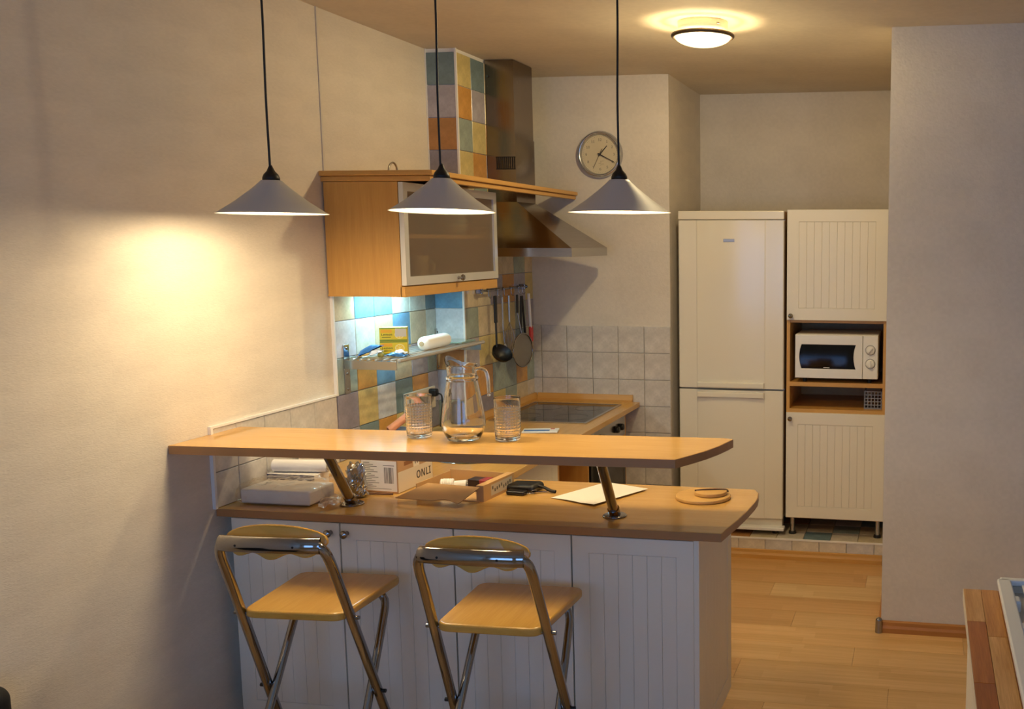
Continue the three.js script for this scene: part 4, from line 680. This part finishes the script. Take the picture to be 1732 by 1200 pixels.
// ---------------------------------------------------------------- folding bar stools
function makeStool(label, pos, turn) {
  const s = thing('folding_stool', label, 'bar stool', pos, turn, 'folding stools at the bar');
  // local axes: back of the stool at +z, bar side at -z, floor at 0
  const r = 0.0145, pt = (x, y) => [x, y, 0.235 - 0.43 * (0.889 - y)], fz = y => -0.15 + 0.62 * (0.66 - y);
  const hw = y => 0.163 + (0.889 - y) * 0.034;
  const back = []; for (const y of [0.02, 0.3, 0.6, 0.80]) back.push([-hw(y), y, pt(0, y)[2]]);
  const top = [[-0.163, 0.872, 0.229], [-0.153, 0.905, 0.243], [-0.125, 0.922, 0.252], [-0.05, 0.924, 0.258], [0.05, 0.924, 0.258], [0.125, 0.922, 0.252], [0.153, 0.905, 0.243], [0.163, 0.872, 0.229]];
  add(s, 'back_frame', tube([...back, ...top, ...back.map(p => [-p[0], p[1], p[2]]).reverse()], r, 160, 16), M.chrome, [0, 0, 0], null, 'chrome tube frame');
  const fl = [[-0.178, 0.02, fz(0.02)], [-0.168, 0.3, fz(0.3)], [-0.158, 0.56, fz(0.56)], [-0.152, 0.620, fz(0.620) + 0.004], [-0.135, 0.645, fz(0.645) + 0.016]];
  for (const k of [-1, 1]) add(s, 'front_leg', tube(fl.map(p => [p[0] * -k * 0.94, p[1], p[2]]), 0.0125, 60, 14), M.chrome);
  add(s, 'seat_rail', rod([-0.127, 0.646, fz(0.646) + 0.016], [0.127, 0.646, fz(0.646) + 0.016], 0.0115), M.chrome);
  add(s, 'foot_rest', rod([-0.155, 0.315, fz(0.315)], [0.155, 0.315, fz(0.315)], 0.011), M.chrome);
  add(s, 'rear_stretcher', rod([-0.19, 0.20, pt(0, 0.2)[2]], [0.19, 0.20, pt(0, 0.2)[2]], 0.010), M.chrome);
  for (const k of [-1, 1]) { add(s, 'pivot_bolt', rod([k * 0.148, 0.387, 0.019], [k * 0.205, 0.387, 0.019], 0.006, 12), M.black); add(s, 'seat_bolt', rod([k * 0.150, 0.668, 0.138], [k * 0.195, 0.668, 0.138], 0.006, 12), M.chrome); }
  for (const k of [-1, 1]) { add(s, 'foot_cap', at(cyl(0.018, 0.020, 0.03, 16), 0, 0.015, 0), M.black, [k * hw(0.02), 0, pt(0, 0.02)[2]]); add(s, 'foot_cap', at(cyl(0.016, 0.018, 0.03, 16), 0, 0.015, 0), M.black, [k * 0.167, 0, fz(0.02)]); }
  // seat: rounded trapezoid board
  const sh = new THREE.Shape(), f = 0.176, b = 0.158, z0 = -0.19, z1 = 0.165, q = 0.045;
  sh.moveTo(-f + q, -z0); sh.lineTo(f - q, -z0); sh.quadraticCurveTo(f, -z0, f - 0.004, -z0 - q); sh.lineTo(b, -z1 + q); sh.quadraticCurveTo(b, -z1, b - q, -z1); sh.lineTo(-b + q, -z1); sh.quadraticCurveTo(-b, -z1, -b, -z1 + q); sh.lineTo(-f + 0.004, -z0 - q); sh.quadraticCurveTo(-f, -z0, -f + q, -z0);
  const sg = new THREE.ExtrudeGeometry(sh, { depth: 0.010, bevelEnabled: true, bevelSize: 0.008, bevelThickness: 0.008, bevelOffset: -0.008, bevelSegments: 5, curveSegments: 10 }).rotateX(-Math.PI / 2);
  add(s, 'seat', grain(sg, 'z', 1.0, 0.35, pos[0], 0.2), M.seatWood, [0, 0.669, 0], null, 'honey beech seat board');
  // back board: arched above, wavy below
  const bp = []; for (let i = 0; i <= 40; i++) { const t = -1 + 2 * i / 40; bp.push([0.154 * t, 0.010 + 0.040 * Math.sqrt(Math.max(0, 1 - t * t))]); } for (let i = 40; i >= 0; i--) { const t = -1 + 2 * i / 40; bp.push([0.154 * t, -0.006 - 0.036 * Math.sqrt(Math.max(0, 1 - t * t)) - 0.008 * Math.cos(t * 9.2)]); }
  const bg = prism(bp, 0.014, 0.004), P = bg.attributes.position; for (let i = 0; i < P.count; i++) P.setZ(i, P.getZ(i) - 0.9 * P.getX(i) ** 2); bg.computeVertexNormals();
  add(s, 'back_board', grain(toCreasedNormals(bg, 0.6), 'x', 0.8, 0.3), M.seatWood, [0, 0.918, 0.229], [-0.28, 0, 0], 'curved beech back board');
  add(s, 'back_plate', tube([[-0.148, 0, -0.014], [-0.115, 0, -0.003], [-0.05, 0, 0.004], [0.05, 0, 0.004], [0.115, 0, -0.003], [0.148, 0, -0.014]], 0.0155, 48, 16).scale(1, 1.5, 1), M.chrome, [0, 0.920, 0.262], [-0.2, 0, 0]);
  for (const x of [-0.085, 0.085]) add(s, 'rivet', cyl(0.0035, 0.0035, 0.004, 10), M.black, [x, 0.920, 0.2775], [Math.PI / 2, 0, 0]);
  return s;
}
makeStool('folding bar stool with beech seat in front of the two knobbed doors', [0.545, 0, 2.715], 0.06);
makeStool('folding bar stool with beech seat in front of the plain panelled unit', [1.163, 0, 2.722], 0.02);

// ---------------------------------------------------------------- sideboard with dish rack, black chair
{
  const c = thing('kitchen_sideboard', 'white sideboard with a butcher block top beside the passage', 'sideboard', [2.82, 0, 3.75]);
  add(c, 'carcass', bx(-0.310, 0.34, 0.08, 0.87, -0.78, 0.85), M.white); add(c, 'toe_kick', bx(-0.26, 0.34, 0, 0.08, -0.75, 0.85), M.white);
  add(c, 'side_facing', rb(0.016, 0.79, 0.80, 0.002), M.white, [-0.319, 0.475, -0.38]); add(c, 'side_facing', rb(0.016, 0.79, 0.80, 0.002), M.white, [-0.319, 0.475, 0.43]);
  const tones = ['#ffffff', '#efd9b8', '#d9ae7c', '#f6e6cc', '#c99a68'].map(k => std(k, 0.35, { map: staveTex })); const gs = {};
  for (let i = 0; i < 16; i++) { let z = -0.80; const w = 0.0425; let k = 0; const cuts = [0.22 + 0.17 * ((i * 7) % 5) / 4, 0.55 + 0.1 * ((i * 3) % 4), 1.1 + 0.08 * ((i * 5) % 3), 1.66]; let prev = 0;
    for (const e of cuts) { const L = e - prev; const vi = (i * 3 + k * 2 + (i >> 1)) % 5; add(c, 'stave', grain(rb(w - 0.0006, 0.030, L - 0.0006, 0.0012, 1), 'z', 0.9, 0.25, i * 0.13, k * 0.37 + i * 0.21), tones[vi], [-0.340 + (i + 0.5) * w, 0.885, z + prev + L / 2]); prev = e; k++; } }
  add(c, 'edge_strip', bx(-0.3412, -0.3401, 0.871, 0.899, -0.80, 0.86), std('#e8dcc4', 0.5));
  const d = thing('dish_rack', 'white plastic dish rack with clips standing on the butcher block top', 'dish rack', [2.822, 0.9005, 3.42]);
  const pw = std('#e6e6e2', 0.4), hx = 0.245, hz = 0.45;
  add(d, 'drip_tray', merge([bx(-hx, hx, 0, 0.006, -hz, hz), bx(-hx, -hx + 0.010, 0.006, 0.022, -hz, hz), bx(hx - 0.010, hx, 0.006, 0.022, -hz, hz), bx(-hx + 0.01, hx - 0.01, 0.006, 0.022, -hz, -hz + 0.010), bx(-hx + 0.01, hx - 0.01, 0.006, 0.022, hz - 0.010, hz)]), std('#c9c6ba', 0.4));
  add(d, 'rim', merge([rb(2 * hx + 0.02, 0.016, 0.026, 0.005).translate(0, 0.030, -hz), rb(2 * hx + 0.02, 0.016, 0.026, 0.005).translate(0, 0.030, hz), rb(0.034, 0.016, 2 * hz, 0.005).translate(-hx, 0.030, 0), rb(0.034, 0.016, 2 * hz, 0.005).translate(hx, 0.030, 0)]), pw);
  for (let i = 0; i < 5; i++) add(d, 'clip', rb(0.034, 0.030, 0.040, 0.006), pw, [-hx + 0.012, 0.020, -hz + 0.13 + i * 0.17]);
  for (let i = 0; i < 6; i++) { const z = -hz + 0.06 + i * 0.13; add(d, 'wire_hoop', tube([[-0.17, 0.02, z], [-0.17, 0.075, z], [-0.13, 0.11, z], [-0.08, 0.075, z], [-0.08, 0.02, z]], 0.003, 30, 8), M.chrome); }
  for (let i = 0; i < 7; i++) add(d, 'floor_bar', rod([-0.2 + i * 0.066, 0.026, -hz + 0.01], [-0.2 + i * 0.066, 0.026, hz - 0.01], 0.003, 8), pw);
}
{
  const c = thing('dining_chair', 'black padded chair standing against the bare left wall', 'chair', [0.135, 0, 3.575]);
  const pad = std('#0b0b0d', 0.75);
  add(c, 'backrest', rb(0.09, 0.24, 0.40, 0.04, 5), pad, [-0.045, 0.545, 0]); add(c, 'seat', rb(0.40, 0.08, 0.42, 0.03, 4), pad, [0.12, 0.42, 0]);
  for (const [x, z] of [[-0.05, -0.18], [-0.05, 0.18], [0.28, -0.18], [0.28, 0.18]]) add(c, 'leg', cyl(0.016, 0.012, 0.385, 14), M.black, [x, 0.193, z]);
}

scene.traverse(o => { if (o.isMesh) { o.castShadow = true; o.receiveShadow = true; } });
renderer.render(scene, camera);
